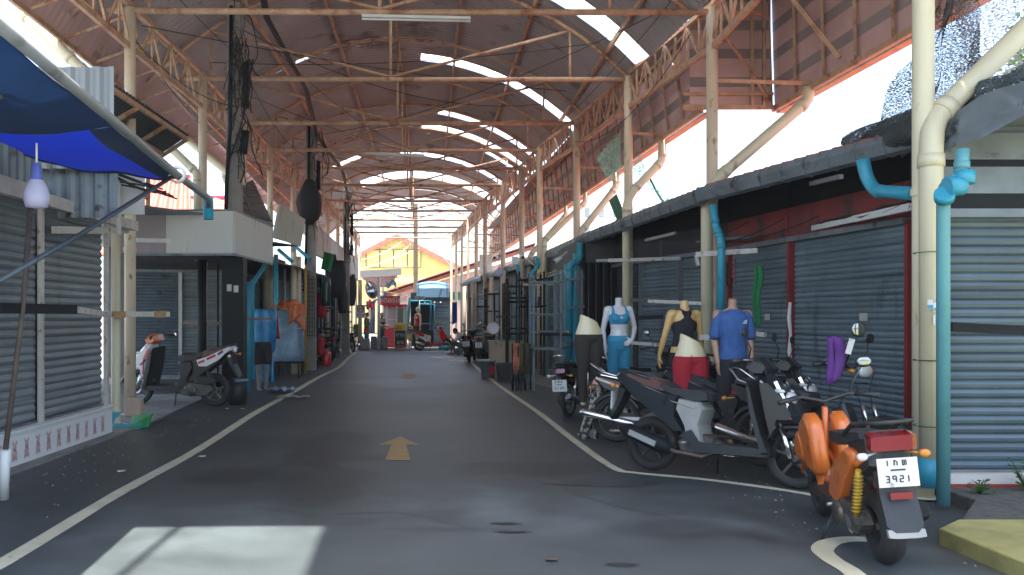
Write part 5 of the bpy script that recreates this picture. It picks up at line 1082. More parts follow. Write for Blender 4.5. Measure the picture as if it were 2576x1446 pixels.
    if kind=='cub': O('silencer',B().tube([(-.36,ey,.22),(-.44,ey,.235),(-.98,ey,.34),(-1.03,ey,.35)],[.022,.043,.047,.036],14),'chrome')
    else:
        s_=O('silencer',B().tube([(-.38,ey,.22),(-.44,ey,.24),(-.80,ey,.36),(-.86,ey,.38)],[.035,.062,.062,.04],14,flat=1.1),exh)
        O('heat_guard',B().bar((-.50,ey-.066,.262),(-.76,ey-.066,.348),.012,.05),'alloy' if exh!='black' else 'greypl',s_)
    for s in(-1,1):
        if kind=='mini': 
            b=B(); 
            for k in range(11): z=.34+.024*k; b.lathe((-.64-.012*k,s*.15,z),(0,0,1),[(.022,-.008),(.032,0),(.022,.008)],10)
            O('shock_absorber',b.tube([(-.63,s*.15,.30),(-.77,s*.15,.62)],.018,8),'gold')
        elif kind=='cub' or s>0: O('shock_absorber',B().tube([(-.64,s*.11,.30),(-.56,s*.11,.60)],.020,8).tube([(-.62,s*.11,.38),(-.58,s*.11,.54)],.03,8),'chrome' if kind=='cub' else 'darkalloy')
        O('rear_indicator',B().tube([(tx+.04,s*.08,tz-.05),(tx,s*.15,tz-.06)],.008,6).ell((tx-.01,s*.17,tz-.06),(.022,.034,.026),10,6),'clear' if s>0 else 'amber')
        O('footrest',B().tube([(-.22,s*.12,.30),(-.26,s*.22,.30)],.012,6),'alloy')
    O('side_stand',B().tube([(-.06,.12,.22),(-.10,.24,.015)],.010,6),'darkalloy')
    if kind=='mini': O('tail_light',B().slab([(tx-.035,tz-.03),(tx-.05,tz+.06),(tx+.05,tz+.075),(tx+.05,tz-.03)],.125,t=.92,e=.8),'redlamp')
    else: O('tail_light',B().slab([(tx-.03,tz-.02),(tx-.01,tz+.045),(tx+.10,tz+.05),(tx+.10,tz-.04)],.075,t=.75,e=.6),tailm)
    if plate:
        pz=tz-(.22 if kind!='mini' else .175); px=tx-.055; pl=O('number_plate',B().bar((px,-.11,pz+.02),(px,.11,pz+.02),.008,.17),'plate'); b=B(); q=random.Random(label)
        # two rows of characters, small line between
        G5=lambda y,z,s,glyph:[b.bar((px-.006,y-a[0]*s,z+a[1]*s),(px-.006,y-a[2]*s,z+a[3]*s),.003,.006) for a in glyph]
        GL={'n':[(0,0,0,1),(0,1,.5,.7),(.5,.7,.5,0)],'m':[(0,0,0,1),(.3,0,.3,1),(.6,0,.6,1),(0,0,.3,.1)],'w':[(0,1,0,0),(0,0,.5,0),(.5,0,.5,1.1),(0,1,.2,1)],'3':[(0,1,.5,1),(.5,1,.5,0),(0,0,.5,0),(.1,.5,.5,.5)],'9':[(0,1,.5,1),(.5,1,.5,0),(0,.5,.5,.5),(0,.5,0,1)],'2':[(0,1,.5,1),(.5,1,.5,.5),(0,.5,.5,.5),(0,.5,0,0),(0,0,.5,0)],'1':[(.25,0,.25,1)],'5':[(0,1,.5,1),(0,.5,0,1),(0,.5,.5,.5),(.5,.5,.5,0),(0,0,.5,0)]}
        for k,g in enumerate('1nm' if kind!='cub' else '2mw'): G5(.062-k*.045,pz+.062,.032,GL[g])
        b.bar((px-.006,-.04,pz+.036),(px-.006,.04,pz+.036),.003,.009)
        for k,g in enumerate('3921' if kind!='cub' else '5139'): G5(.070-k*.038,pz-.035,.036,GL[g])
        O('plate_writing',b,'ink',pl)
        if kind=='mini': O('plate_reflector',B().bb((px-.02,-.06,pz-.135),(px,.06,pz-.095)),'redlamp')
    if stripes:
        for m,pts,y,wd in stripes: b=B(); stripe(b,pts,y,wd); O('trim_stripe',b,m)
    if basket:
        b=B()
        for k in range(9): b.tube([(.50+.03*k,-.15,.86),(.52+.025*k,-.12,.66),(.52+.025*k,.12,.66),(.50+.03*k,.15,.86)],.003,4)
        for z,e in((.86,.15),(.79,.14),(.72,.13),(.66,.12)): b.tube([(.49,-e,z),(.77,-e,z),(.77,e,z),(.49,e,z),(.49,-e,z)],.004 if z<.8 else .009,5)
        O('basket',b,'wire')
    return t
SILV=[('alloy',[(-.44,.70),(-.70,.79),(-.93,.88)],.150,.014),('redpl',[(-.46,.675),(-.70,.75),(-.90,.82)],.152,.007),('chrome',[(.50,.88),(.60,.68),(.62,.58)],.135,.03),('redpl',[(.40,.84),(.52,.70),(.64,.575)],.150,.008),('alloy',[(.38,.88),(.50,.76),(.63,.60)],.146,.016),('chrome',[(-.16,.66),(-.18,.60),(-.40,.66)],.152,.01)]
bike('black scooter with brown rear seat and grey panel, nearest the bent white line',(2.42,8.14,0),(3.34,7.33,0),'scooter','gloss','gloss','plastic','seatr','darkalloy',stripes=SILV,lower='greypl',ms=1.05,mirrors=(0,1),lean=5,plate=True)
bike('orange squat scooter at the right, red tail lamp and number plate towards the camera',(2.93,5.10,0),(3.16,6.29,0),'mini','orange','orange','orange',rimm='darkalloy',lean=6,mirrors=(0,1),ms=.97)
bike('dark scooter parked behind the nearest black scooter, its big mirror at the right',(3.22,9.3,0),(4.12,8.5,0),'scooter','gloss','gloss','plastic','seat','darkalloy',lean=4,mirrors=(1,1),plate=False,stripes=SILV[:1]+SILV[2:3])
bike('silver and black motorbike with chrome silencer and wire wheels beside the blue leggings',(2.52,10.0,0),(3.62,9.5,0),'cub','gloss','gloss','plastic',rimm='alloy',spokes='wire',lean=5,mirrors=(0,1),plate=False,stripes=[('alloy',[(-.14,.60),(-.5,.64),(-.86,.76)],.112,.03),('redpl',[(-.2,.62),(-.5,.655),(-.84,.765)],.118,.008),('chrome',[(-.30,.71),(-.80,.80)],.115,.012)])
bike('dark wire-wheeled motorbike with its blue-edged plate turned to the lane, left of the leggings',(2.40,12.4,0),(3.05,13.5,0),'cub','gloss','gloss','plastic',rimm='alloy',spokes='wire',lean=4)
bike('half-hidden motorbike with a wire basket behind the white mannequin',(3.1,11.9,0),(3.95,12.4,0),'cub','plastic','gloss','plastic',rimm='alloy',spokes='wire',basket=True,plate=False,lean=2)
bike('motorbike facing the camera with round mirrors between the two right mannequins',(3.85,10.6,0),(3.42,9.55,0),'cub','gloss','gloss','plastic',rimm='alloy',spokes='wire',plate=False,lean=2,mirrors=(1,1))
bike('stripped dark motorbike with bare bars and a purple bag, behind the orange scooter',(3.55,8.35,0),(4.10,7.3,0),'cub','plastic','plastic','plastic',rimm='darkalloy',plate=False,lean=2,mirrors=(1,0),bare=True,ms=1.03)
bike('white and orange scooter parked under the cream fascia box on the left',(-3.22,14.0,0),(-4.61,14.36,0),'scooter','white','plastic','plastic','seatr','alloy',lean=-3,ms=1.13,cowl='orange',mirrors=(0,0),plate=False,lower='plastic',stripes=[('redpl',[(.36,.86),(.44,.70),(.46,.48)],.160,.035),('redpl',[(-.60,.72),(-.74,.78)],.166,.03),('ink',[(-.78,.79),(-.86,.84)],.166,.03),('redpl',[(-.46,.66),(-.56,.70)],.166,.03),('ink',[(.40,.70),(.50,.62)],.164,.02)])
bike('cream scooter with a number plate facing the camera, far on the right kerb',(2.35,26.2,0),(2.75,27.4,0),'scooter','mskinc' if 0 else 'greypl','greypl','plastic',lean=3)
bike('dark scooter beside the cream one, nearest the lane',(2.02,27.4,0),(2.3,28.6,0),'scooter','gloss','gloss','plastic',lean=3)
bike('white and red motorbike parked across the far end of the lane',(.55,37.2,0),(1.72,37.5,0),'scooter','redpl','white','redpl','seatr','darkalloy',lean=3,plate=False,tailm='redlamp',mirrors=(1,1),lower='white',exh='chrome')
bike('dark motorbike standing just past the mesh-wrapped pole on the left',(-2.75,26.2,0),(-3.4,27.2,0),'cub','gloss','gloss','plastic',rimm='alloy',spokes='wire',lean=3,plate=False)
bike('dark motorbike behind the red can on the left kerb',(-2.65,29.0,0),(-3.2,30.0,0),'cub','gloss','redpl','plastic',rimm='alloy',spokes='wire',lean=3,plate=False)
bike('black motorbike leaning beside the third utility pole',(-2.3,35.2,0),(-2.75,36.3,0),'cub','gloss','gloss','plastic',rimm='alloy',spokes='wire',lean=4,plate=False)
# things on the bikes
obj('bag',B().sheet(lambda u,v:P(2086+26*u+7*math.sin(v*4)*(.4+u),850+118*v-22*u*v,7.35)+V((0,0,.02*math.sin(v*9+u*4)))+V((0,.03*math.sin(u*6),0)),6,8),X['purple'],label='purple bag hanging from the bare handlebar',cat='bag',thick=.05)
mt=thing('round_mirror','round mirror with a pale tag on a long stalk above the purple bag','mirror',P(2130,900,7.3))
p=P(2158,828,7.25); obj('mirror_glass',B().ell(p,(.068,.012,.068),20,12),X['darkalloy'],mt); obj('mirror_front',B().ell(p+V((0,-.01,0)),(.058,.006,.058),20,12),X['mirror'],mt); obj('stalk',B().tube([p-V((0,0,.06)),P(2140,880,7.3),P(2120,930,7.4)],.008,6),X['darkalloy'],mt); obj('tag',B().bar(P(2143,852,7.2),P(2132,890,7.2),.05,.006),X['plate'],mt)
obj('paper_chain',B().tube([P(1987,760,11.4),P(1984,800,11.4),P(1988,840,11.4),P(1985,885,11.4),P(1990,920,11.4)],[.02,.03,.02,.03,.02],6),X['signw'],label='twisted white streamer hanging on the grey shutter',cat='streamer')
# ---------------- far end of the lane: the plaza ----------------
C7=lambda cx,cy,Y:P((1380+cx/2.629)/1.59063,(900+cy/2.629)/1.59063,Y)
def text(s,size,m,parent,loc,name='lettering',rz=0,sx=1.,ext=.004):
    c=bpy.data.curves.new('t','FONT'); c.body=s; c.size=size; c.align_x='CENTER'; c.align_y='CENTER'; c.extrude=ext; c.resolution_u=2
    o=bpy.data.objects.new('t',c); col.objects.link(o); bpy.context.view_layer.update()
    me=bpy.data.meshes.new_from_object(o.evaluated_get(bpy.context.evaluated_depsgraph_get())); bpy.data.objects.remove(o); bpy.data.curves.remove(c)
    q=bpy.data.objects.new(name,me); me.materials.clear(); me.materials.append(X[m]); col.objects.link(q); q.parent=parent; q.location=V(loc)-root(parent).location; q.rotation_euler=(R(90),0,rz); q.scale=(sx,1,1); return q
X['plaza']=mat('plaza_concrete',(.24,.24,.22),.85,0,.2,.6)
obj('plaza',B().quad((-40,40,.004),(40,40,.004),(40,150,.004),(-40,150,.004)),X['plaza'],kind='structure',loc=(0,0,0))
# yellow gabled building
t=thing('gabled_house','yellow sided building with a wide red-trimmed gable at the end of the lane','building',(-.6,76,0))
xa,xb,xm,ze,za=-6.6,4.6,-1.0,5.9,8.7
b=B(); n=74
for i in range(n):
    x0_=xa+(xb-xa)*i/n; x1_=xa+(xb-xa)*(i+1)/n; g=lambda x:ze+(za-ze)*(1-abs(x-xm)/(xm-xa)); y=76-(.05 if i%2 else 0)
    b.quad((x0_,y,5.0),(x1_,y,5.0),(x1_,y,g(x1_)),(x0_,y,g(x0_)))
for k in range(16): z=0+k*.31; b.box(((xa+xb)/2,75.98-.02*(k%2),z+.155),(xb-xa,.04,.30))
b.bb((xa,76,0),(xa+.1,84,ze)); b.bb((xb-.1,76,0),(xb,84,ze)); obj('wall',b,X['yellowwall'],t)
b=B(); 
for s,x in((-1,xa-.5),(1,xb+.5)):
    p=V((xm,75.6,za+.25)); q=V((x,75.6,ze-.05)); b.add([p,q,q+V((0,9,0)),p+V((0,9,0)),p-UP*.12,q-UP*.12,q+V((0,9,-.12)),p+V((0,9,-.12))],[(0,1,2,3),(4,7,6,5),(0,4,5,1)])
obj('roof',b,X['maroon'],t)
b=B()
for s,x in((-1,xa-.5),(1,xb+.5)): b.bar((xm,75.55,za+.12),(x,75.55,ze-.18),.1,.40)
obj('barge_board',b,X['tile'],t)
for k in range(4): 
    x=-3.75+k*1.25; obj('window',B().bar((x,75.88,6.0),(x+1.2,75.88,6.0),.06,.05).bar((x,75.88,7.6),(x+1.2,75.88,7.6),.06,.05).bar((x,75.88,6.0),(x,75.88,7.6),.05,.06).bar((x+1.2,75.88,6),(x+1.2,75.88,7.6),.05,.06).bb((x,75.9,6.0),(x+1.2,75.93,7.6),1),[X['brownbar'],X['yellowwall']],t)
obj('lower_ledge',B().bar((xa,75.8,4.55),(xb,75.8,4.55),.3,.10).bb((-2.4,75.8,3.6),(1.2,75.85,3.75)),X['yellowwall'],t)
# pinkish long building with slanting red roof
t=thing('pink_shop_row','long pink-walled building with a red lean-to roof slanting down behind the pole','building',(3.5,56,0))
a=P(962,736,53); c=P(1345,612,53)
obj('roof',B().bar(a,c,.5,.06).add([a,c,c+V((0,6,.1)),a+V((0,6,.1))],[(0,1,2,3)]),X['maroon'],t); obj('fascia_board',B().bar(a-UP*.22+V((0,.1,0)),c-UP*.22+V((0,.1,0)),.06,.28),X['tile'],t); obj('painted_roof_shadow',B().bar(a-UP*.08,c-UP*.08,.12,.10),X['black'],t)  # black bar under the roof edge stands in for its shadow
obj('wall',B().add([V((a.x+1.2,54,0)),V((9.3,54,0)),V((9.3,54,P(1345,625,53).z)),P(1000,735,54)],[(0,1,2,3)]),X['pinkwall'],t,thick=.1)
obj('green_board',B().bb((P(1080,0,53).x,53.7,2.6),(P(1190,0,53).x,53.75,3.1)),X['greenboard'],t)
# maroon awning on the left
t=thing('maroon_awning','maroon and white ribbed awning above the round mirror','awning',(-2,46,2.5))
b=B().add([C7(175,505,44),C7(590,490,44),C7(440,650,50),C7(300,650,50),C7(180,560,50)],[(0,1,2,3,4)]); obj('canvas',b,X['maroon'],t,thick=.04)
obj('white_edge',B().bar(C7(160,518,43.9),C7(592,492,43.9),.06,.35),X['signw'],t)
b=B()
for k in range(5): b.bar(C7(200+k*6,560+k*20,44.5),C7(560-k*30,550+k*20,44.5),.05,.06)
obj('rib',b,X['pinksheet'],t); obj('prop',B().tube([C7(400,640,45),C7(395,1200,45)],.05,8),X['signw'],t)
obj('tarp_heap',B().sheet(lambda u,v:C7(430+110*u,590+60*v+20*math.sin(u*7),43)+V((0,.2*math.sin(9*u*v),0)),8,5),X['ptarp'],label='crumpled white sheet on the roof beyond the round mirror',cat='sheet')
# convex mirror with posts
t=thing('convex_mirror','round convex traffic mirror with a pink rim on a white post','traffic mirror',(-1.3,38.2,0))
c=C7(277,683,38.1)
b=B(); rr=.39; AXM=V((.80,-.58,.22)).normalized(); b.lathe(c,AXM,[(rr*math.sin(k*math.pi/2/8*.9)/math.sin(.45*math.pi),.10*math.cos(k*math.pi/2/8*.9)) for k in range(8,-1,-1)] if 0 else [(rr,0),(rr*.9,.03),(rr*.7,.06),(rr*.45,.085),(rr*.2,.098),(.001,.10)],28)
obj('mirror_face',b,X['mirror'],t); obj('rim',B().lathe(c,AXM,[(rr,-.03),(rr+.03,-.02),(rr+.035,.03),(rr,.04)],28,loop=True),X['pinkwall'],t)
obj('hood',B().lathe(c+V((0,.04,0)),AXM,[(.001,-.02),(rr,-.02)],28),X['tile'],t)
obj('post',B().tube([(C7(355,0,38.3).x,38.3,0),(C7(355,0,38.3).x,38.3,C7(0,545,38.3).z)],.075,12).bar(c+V((0,.06,0)),V((C7(355,0,38.3).x,38.3,c.z)),.05,.05),X['signw'],t)
# sign on its pole
t=thing('traffic_sign','white sign with a black arrow in a red ring on a cream pole','sign',(C7(158,0,38).x,38,0))
x=C7(158,0,38).x; obj('post',B().tube([(x,38,0),(x,38,C7(0,580,38).z)],.095,12),X['column'],t)
a=C7(115,838,37.85);c=C7(213,980,37.85); mid=(a+c)/2
pl=obj('sign_plate',B().bb((a.x,37.84,c.z),(c.x,37.87,a.z)),X['signw'],t)
ce=V((mid.x,37.83,C7(0,882,37.85).z)); obj('red_ring',B().lathe(ce,(0,-1,0),[(.125,0),(.165,0),(.165,.006),(.125,.006)],28,loop=True),X['redsign'],pl)
obj('black_arrow',B().bar(ce+V((-.05,-.005,0)),ce+V((.11,-.005,0)),.006,.03).add([ce+V((-.11,-.008,0)),ce+V((-.03,-.008,-.055)),ce+V((-.03,-.008,.055))],[(0,1,2)]),X['ink'],pl)
text('ห้ามแซง',.115,'ink',pl,(mid.x,37.83,C7(0,945,37.85).z),ext=.003)
# stalls
t=thing('market_counter','grey market counter with baskets under the traffic sign','counter',(-1.7,38.9,0))
obj('counter_top',B().bb((C7(175,0,38.5).x,38.5,.72),(C7(370,0,38.5).x,39.4,.76)),X['gutter'],t)
for k,(xx,m) in enumerate(((130,'ptarp'),(195,'greypl'),(270,'gutter'),(320,'greypl'),(385,'gutter'))): obj('crate',B().bb((C7(xx,0,38.6).x,38.5+.02*k,.0),(C7(xx+62,0,38.6).x,39.1,.6-.1*(k%2))),X[m],t,bev=.02)
obj('picnic_box',B().bb((C7(192,0,38.4).x,38.55,.76),(C7(248,0,38.4).x,38.8,.98)),X['redpl'],label='red box with a white lid on the market counter',cat='box',bev=.02)
obj('box_lid',B().bb((C7(190,0,38.4).x,38.54,.985),(C7(250,0,38.4).x,38.81,1.03)),X['white'],label='white lid on the red box on the counter',cat='lid') if 0 else None
st=thing('stool','small red stool at the far left kerb','stool',(-2.35,38,0)); obj('seat',B().bb((-2.5,37.8,.36),(-2.15,38.1,.39)),X['redpl'],st)
for dx in(-.14,.14):
    for dy in(-.12,.12): obj('leg',B().tube([(-2.325+dx*1.15,37.95+dy*1.1,0),(-2.325+dx,37.95+dy,.37)],.018,6),X['redpl'],st)
obj('striped_cloth',B().sheet(lambda u,v:C7(325-90*v*(1-u)-10*u,800+340*v,39.2)+V((0,.08*math.sin(u*12),0)),8,10),mat('striped_cloth',(.35,.45,.62),.8,0,.3,5,st=(8,8,.2)),label='blue and white striped cloth hanging beside the counter',cat='cloth',thick=.02)
obj('pale_cloth',B().sheet(lambda u,v:C7(245+70*u,850+260*v,40.2)+V((0,.1*math.sin(u*9+v*2),0)),8,8),X['fasciab'],label='beige draped cloth behind the counter',cat='cloth',thick=.03)
b=B()
for k in range(60): a_=C7(85+rnd.random()*55,1060+rnd.random()*130,39.5); b.add([a_,a_+V((.09,0,.05)),a_+V((.05,.05,.14)),a_+V((-.04,0,.08))],[(0,1,2,3)])
obj('potted_greens',b,X['leaf'],label='bright green leafy vegetables left of the traffic sign pole',cat='greens')
obj('hanging_clothes',B().sheet(lambda u,v:C7(225+85*u,790+90*v+12*math.sin(u*11),40)+V((0,.1*math.sin(u*14),0)),10,5),X['redfab'],label='red and dark clothes hung behind the mirror post',cat='clothes',thick=.03)
obj('drain_pipe',B().tube([C7(215,850,38.6),C7(420,740,39),C7(430,700,39)],.045,8),X['bpipe'],label='light blue pipe slanting from the sign to the far stall roof',cat='pipe')
# food stall with red Thai sign
t=thing('food_stall','white glass-sided food stall under a red Thai sign','stall',(-.9,41,0))
xL,xR=C7(400,0,41).x,C7(655,0,41).x
obj('cabinet',B().bb((xL,41.2,0),(xR,42.2,.95)),X['redsign'],t); obj('cabinet_top',B().bb((xL,41.2,2.0),(xR,42.3,2.12)),X['redsign'],t) 
for k,xx in enumerate((440,545,620,650)): obj('upright',B().bar((C7(xx,0,41).x,41.15,.9),(C7(xx,0,41).x,41.15,2.05),.05,.05),X['signw'],t)
obj('glass',B().bb((C7(548,0,41).x,41.2,1.0),(C7(615,0,41).x,41.22,1.9)),X['dkglass'],t); obj('back_panel',B().bb((xL,42.1,.9),(xR,42.15,2.05)),X['palewall'],t)
obj('shelf',B().bb((C7(455,0,41).x,41.3,1.35),(C7(545,0,41).x,41.8,1.39)),X['signw'],t)
sg=obj('sign_board',B().bb((C7(370,0,40.7).x,40.7,C7(0,845,40.7).z),(C7(578,0,40.7).x,40.75,C7(0,742,40.7).z)),X['redsign'],t); a=C7(466,790,40.69); text('มอเตอร์ไซค์',.36,'signw',sg,a,ext=.004)
obj('roof',B().bar(C7(380,700,40.6),C7(650,740,40.6),.5,.06).add([C7(400,700,40.3),C7(655,745,40.3),C7(655,735,43),C7(400,690,43)],[(0,1,2,3)]),X['fasciab'],t)
t=thing('menu_board','standing menu board, yellow header over black panels with white Thai writing','sign',(C7(580,0,39).x,39,0))
a=C7(520,1027,39);c=C7(642,1298,39); obj('frame',B().bb((a.x-.02,39.02,c.z),(c.x+.02,39.06,a.z)),X['signw'],t)
h1=C7(0,1105,39).z; h2=C7(0,1270,39).z; y=obj('header',B().bb((a.x+.02,38.99,h1),(c.x-.02,39.015,a.z-.03)),X['yel'],t); pn=obj('panel',B().bb((a.x+.02,38.99,h2),(c.x-.02,39.015,h1-.02)),X['ink'],t); obj('base_strip',B().bb((a.x+.02,38.99,c.z+.02),(c.x-.02,39.015,h2-.01)),X['redsign'],t)
text('นัก',.30,'ink',y,((a.x+c.x)/2-.12,38.98,(a.z+h1)/2-.05))
for k,s_ in enumerate(('กาแ','ชาเ','ผลไ')): text(s_,.27,'signw',pn,((a.x+c.x)/2,38.98,h1-.22-k*.36))
obj('surfboard_banner',B().loft([[C7(x,y0,39.3)+V((0,dy,0)) for x,dy in((xa_,0),((xa_+xb_)/2,-.08),(xb_,0),((xa_+xb_)/2,.06))] for xa_,xb_,y0 in((668,692,762),(655,690,850),(640,684,950),(625,672,1060),(614,655,1160),(606,632,1250),(604,612,1300))]),X['tealf'],label='tall pale teal folded parasol leaning in front of the food stall',cat='parasol')
bpy.data.objects['surfboard_banner'].name='folded_parasol'
t=thing('blue_awning_shop','dark shuttered shop under a light blue rounded awning at the far end','shop',(1.4,44,0))
a=C7(755,745,40.5); c=C7(1095,745,40.5)
obj('awning',B().sheet(lambda u,v:V((a.x+(c.x-a.x)*u,40.5+2.5*v,a.z+(.62 if v>.0 else 0)*math.sin(min(1,v*3)*1.57)+.12*math.sin(u*3.1))),12,8).bar(a+UP*.15,c+UP*.15,.05,.42),X['lblue'],t,thick=.03)
q0=C7(690,0,43.5).x; q1=C7(1100,0,43.5).x
obj('shutter',shutmesh(B(),(C7(930,0,43).x,43),(q1,43),.05,2.3,.09,out=V((0,-1,0))),X['shutter'],t); obj('wall',B().bb((q0,43.1,0),(q1,44,2.7)),X['black'],t); obj('header',B().bb((q0,42.9,2.3),(q1,43.1,2.75)),X['shutterd'],t)
obj('lamp_shade',B().lathe(C7(790,750,40.4),(0,0,-1),[(.26,0),(.24,.08),(.12,.2),(.05,.28)],16),X['greypl'],label='grey funnel hanging under the blue awning',cat='funnel')
t=thing('pipework','light blue pipe frame in front of the far shutter','frame',(.9,40,0))
for pts in([(690,798),(900,798),(896,1110)],[(790,830),(938,836),(920,1110)],[(782,790),(784,1290)]): obj('pipe',B().tube([C7(px,py,40) for px,py in pts],.045,8),X['bpipe'] if pts[0][0]!=782 else X['steel'],t)
obj('rail',B().bar(C7(720,1042,40.1),C7(1180,1022,40.1),.03,.05).bar(C7(830,815,40.1),C7(1090,820,40.1),.02,.03),X['steel'],t)
for k,(px) in enumerate((838,942,1006)): obj('bulb',B().ell(C7(px,816,40),(.04,.04,.05),8,6),X['signw'],t)
obj('blue_cloth',B().sheet(lambda u,v:C7(1128+50*u,812+200*v+40*(v*(1-u)),38.2)+V((0,.06*math.sin(u*9),0)),6,8),mat('royal_blue_cloth',(.01,.09,.45),.7,0,.2,4,trl=.2),label='bright blue cloth hanging at the end of the right row',cat='cloth',thick=.02)
obj('blue_pipe_ground',B().tube([C7(985,1292,37),C7(1110,1285,37)],.09,10),X['bpipe'],label='blue pipe lying on the ground behind the seated person',cat='pipe'); bpy.data.objects['blue_pipe_ground'].name='pipe'
obj('bag',B().ell(V((2.05,33.5,.14)),(.16,.13,.15),12,8),X['ptarp'],label='pale plastic bag on the ground behind the seated person',cat='bag')
# far right frame and plywood panel
obj('panel',B().bb((P(1205,0,44).x,43.9,P(0,690,44).z),(P(1237,0,44).x,43.95,P(0,640,44).z)),X['whitebar'],label='small weathered white panel on the far right roof edge',cat='panel')
# ---------------- clutter along the right row ----------------
def rack(x,Y,w_,h,m,lab,levels=(.9,1.7),d=.45,hooks=0):
    t=thing('display_rack',lab,'rack',(x+w_/2,Y,0))
    for dx in(0,w_):
        for dy in(0,d): obj('upright',B().bar((x+dx,Y+dy,0),(x+dx,Y+dy,h),.04,.04),X[m],t)
    for z in levels:
        for dy in(0,d): obj('rail',B().bar((x,Y+dy,z),(x+w_,Y+dy,z),.03,.04),X[m],t)
        for dx in(0,w_): obj('arm',B().bar((x+dx,Y-.25,z+.02),(x+dx,Y+d,z+.02),.03,.04),X[m],t)
    for k in range(hooks):
        xx=x+w_*(k+.5)/hooks; z=levels[-1]-.05; obj('hook',B().tube([(xx,Y,z),(xx+.01,Y-.03,z-.12),(xx+.04,Y-.06,z-.15)],.006,5),X['alloy'],t)
    return t
rack(2.55,16.9,.55,2.35,'gutter','grey steel rack nearest the black folding gate, three bars high',(.85,1.55,2.2),.5,3)
rack(3.25,17.6,.42,2.5,'gutter','second grey steel rack in front of the reflective shutters',(1.0,1.7,2.3),.5,2)
rack(2.70,20.2,.6,2.6,'black','black rack before the plywood counter',(1.1,1.75,2.4),.5,4)
rack(2.62,21.8,.5,2.5,'black','tall black rack left of the cream pipe on the right',(1.2,2.0,2.3),.4,3)
rack(2.85,24.6,.5,2.5,'black','black rack behind the cream scooter',(1.0,1.5,2.2),.4,2)
rack(2.75,28.9,.5,2.5,'black','black rack beyond the dark scooter',(1.1,1.7,2.3),.4,2)
rack(2.6,32.4,.4,2.4,'steel','far grey rack behind the seated person',(1.1,1.8,2.2),.4,0)
q=random.Random(11)
lab=['thin','slim','leaning thin','bent','taped','short','rusty','greasy','bare','plain','narrow','chipped']
for k in range(12):
    Y=17.5+k*1.35; x=3.3-.02*k+q.uniform(-.25,.3); obj('post',B().tube([(x,Y,0),(x+q.uniform(-.02,.02),Y,2.6)],q.choice((.018,.025,.03)),6),X[q.choice(('black','steel','gutter','tealpipe'))],label=f'{lab[k]} upright rod in the right-hand stall clutter',cat='post',group='rods among the right stalls')
for k in range(10):
    Y=17.2+k*1.7; z=q.choice((1.15,1.5,1.9,2.3)); x=2.65+q.uniform(-.1,.2); obj('display_beam',B().bar((x,Y,z),(x+q.uniform(.6,1.1),Y+q.uniform(-.1,.4),z+q.uniform(-.03,.03)),.045,.06),X[q.choice(('black','brownbar','whitebar','steel'))],label=f'{lab[k]} crossbar jutting from the right-hand stalls',cat='beam',group='crossbars on the right stalls')
pipe([(3.3,21.2,3.0),(3.3,21.2,2.75),(3.15,21.2,2.6),(3.15,21.2,.1)],.06,'bpipe','blue drainpipe with a wide funnel among the black racks')
pipe([(3.2,24.2,3.0),(3.2,24.2,.1)],.055,'bpipe','blue drainpipe between the black racks and the cream scooter')
pipe([(3.2,27.8,2.9),(3.2,27.8,.1)],.055,'tealpipe','teal drainpipe beyond the cream scooter')
pipe([(2.95,29.4,2.9),(2.95,29.4,.1)],.075,'column','cream pipe beside the far black rack')
pipe([(2.65,33.8,2.9),(2.65,33.8,.1)],.07,'column','cream pipe behind the seated person')
pipe([(2.45,36,2.8),(2.45,36,.1)],.06,'ypipe','yellowish pipe at the far right corner')
pipe([(2.9,25.4,2.9),(2.9,25.4,.1)],.08,'column','thick cream pipe behind the cream scooter')
# counter, bins, fan, folded chairs
t=thing('plywood_counter','pale plywood counter with a green top strip under the black racks','counter',(2.75,22.6,0))
obj('front',B().bb((2.25,22.5,.12),(3.15,22.56,.82)),X['ply'],t); obj('side',B().bb((2.25,22.56,.12),(2.29,23.2,.82)),X['ply'],t); obj('top',B().bb((2.22,22.47,.82),(3.18,23.2,.86)),X['ply'],t); obj('green_strip',B().bb((2.5,22.46,.86),(3.18,22.6,.89)),X['greenpl'],t)
def bucket(x,Y,r,h,m,lab,band=None):
    t=thing('bucket',lab,'bucket',(x,Y,0)); obj('shell',B().lathe((x,Y,0),(0,0,1),[(.001,.0),(r*.8,.0),(r,h),(r*1.06,h),(r*1.06,h-.03),(r*.97,h-.03),(r*.78,.02)],20),X[m],t)
    obj('lid',B().lathe((x,Y,0),(0,0,1),[(r*1.1,h),(r*1.1,h+.03),(.001,h+.035)],20),X[band or m],t)
bucket(1.98,20.6,.19,.42,'gutter','grey paint bucket with a pale lid and red label by the plywood counter','greypl')
obj('bucket_label',B().bb((2.0,20.40,.10),(2.12,20.43,.30)),X['redfab'],bpy.data.objects['shell']) 
t=thing('storage_crate','low black crate beside the paint bucket','crate',(2.45,19.8,0)); obj('shell',B().slab([(-.30,0),(-.34,.38),(.34,.38),(.30,0)],.25,t=.97).xf(Matrix.Translation((2.45,19.8,0))),X['binb'],t); obj('rim',B().bar((2.08,19.55,.385),(2.82,19.55,.385),.03,.03).bar((2.08,20.05,.385),(2.82,20.05,.385),.03,.03).bar((2.08,19.55,.385),(2.08,20.05,.385),.03,.03).bar((2.82,19.55,.385),(2.82,20.05,.385),.03,.03),X['plastic'],t)
t=thing('racket_fan','round pink and white basket hung from a black post','basket',P(1240,825,21.5)); c=P(1240,825,21.5)
obj('rim',B().lathe(c,(0,-1,0),[(.14,-.02),(.165,-.02),(.165,.03),(.14,.03)],24,loop=True),X['pinkwall'],t); obj('mesh',B().lathe(c,(0,-1,0),[(.001,.0),(.14,0)],24),X['fasciaw'],t); t.name='hanging_basket'; obj('cord',B().tube([c+UP*.16,c+UP*.5],.01,4),X['wirew'],t)
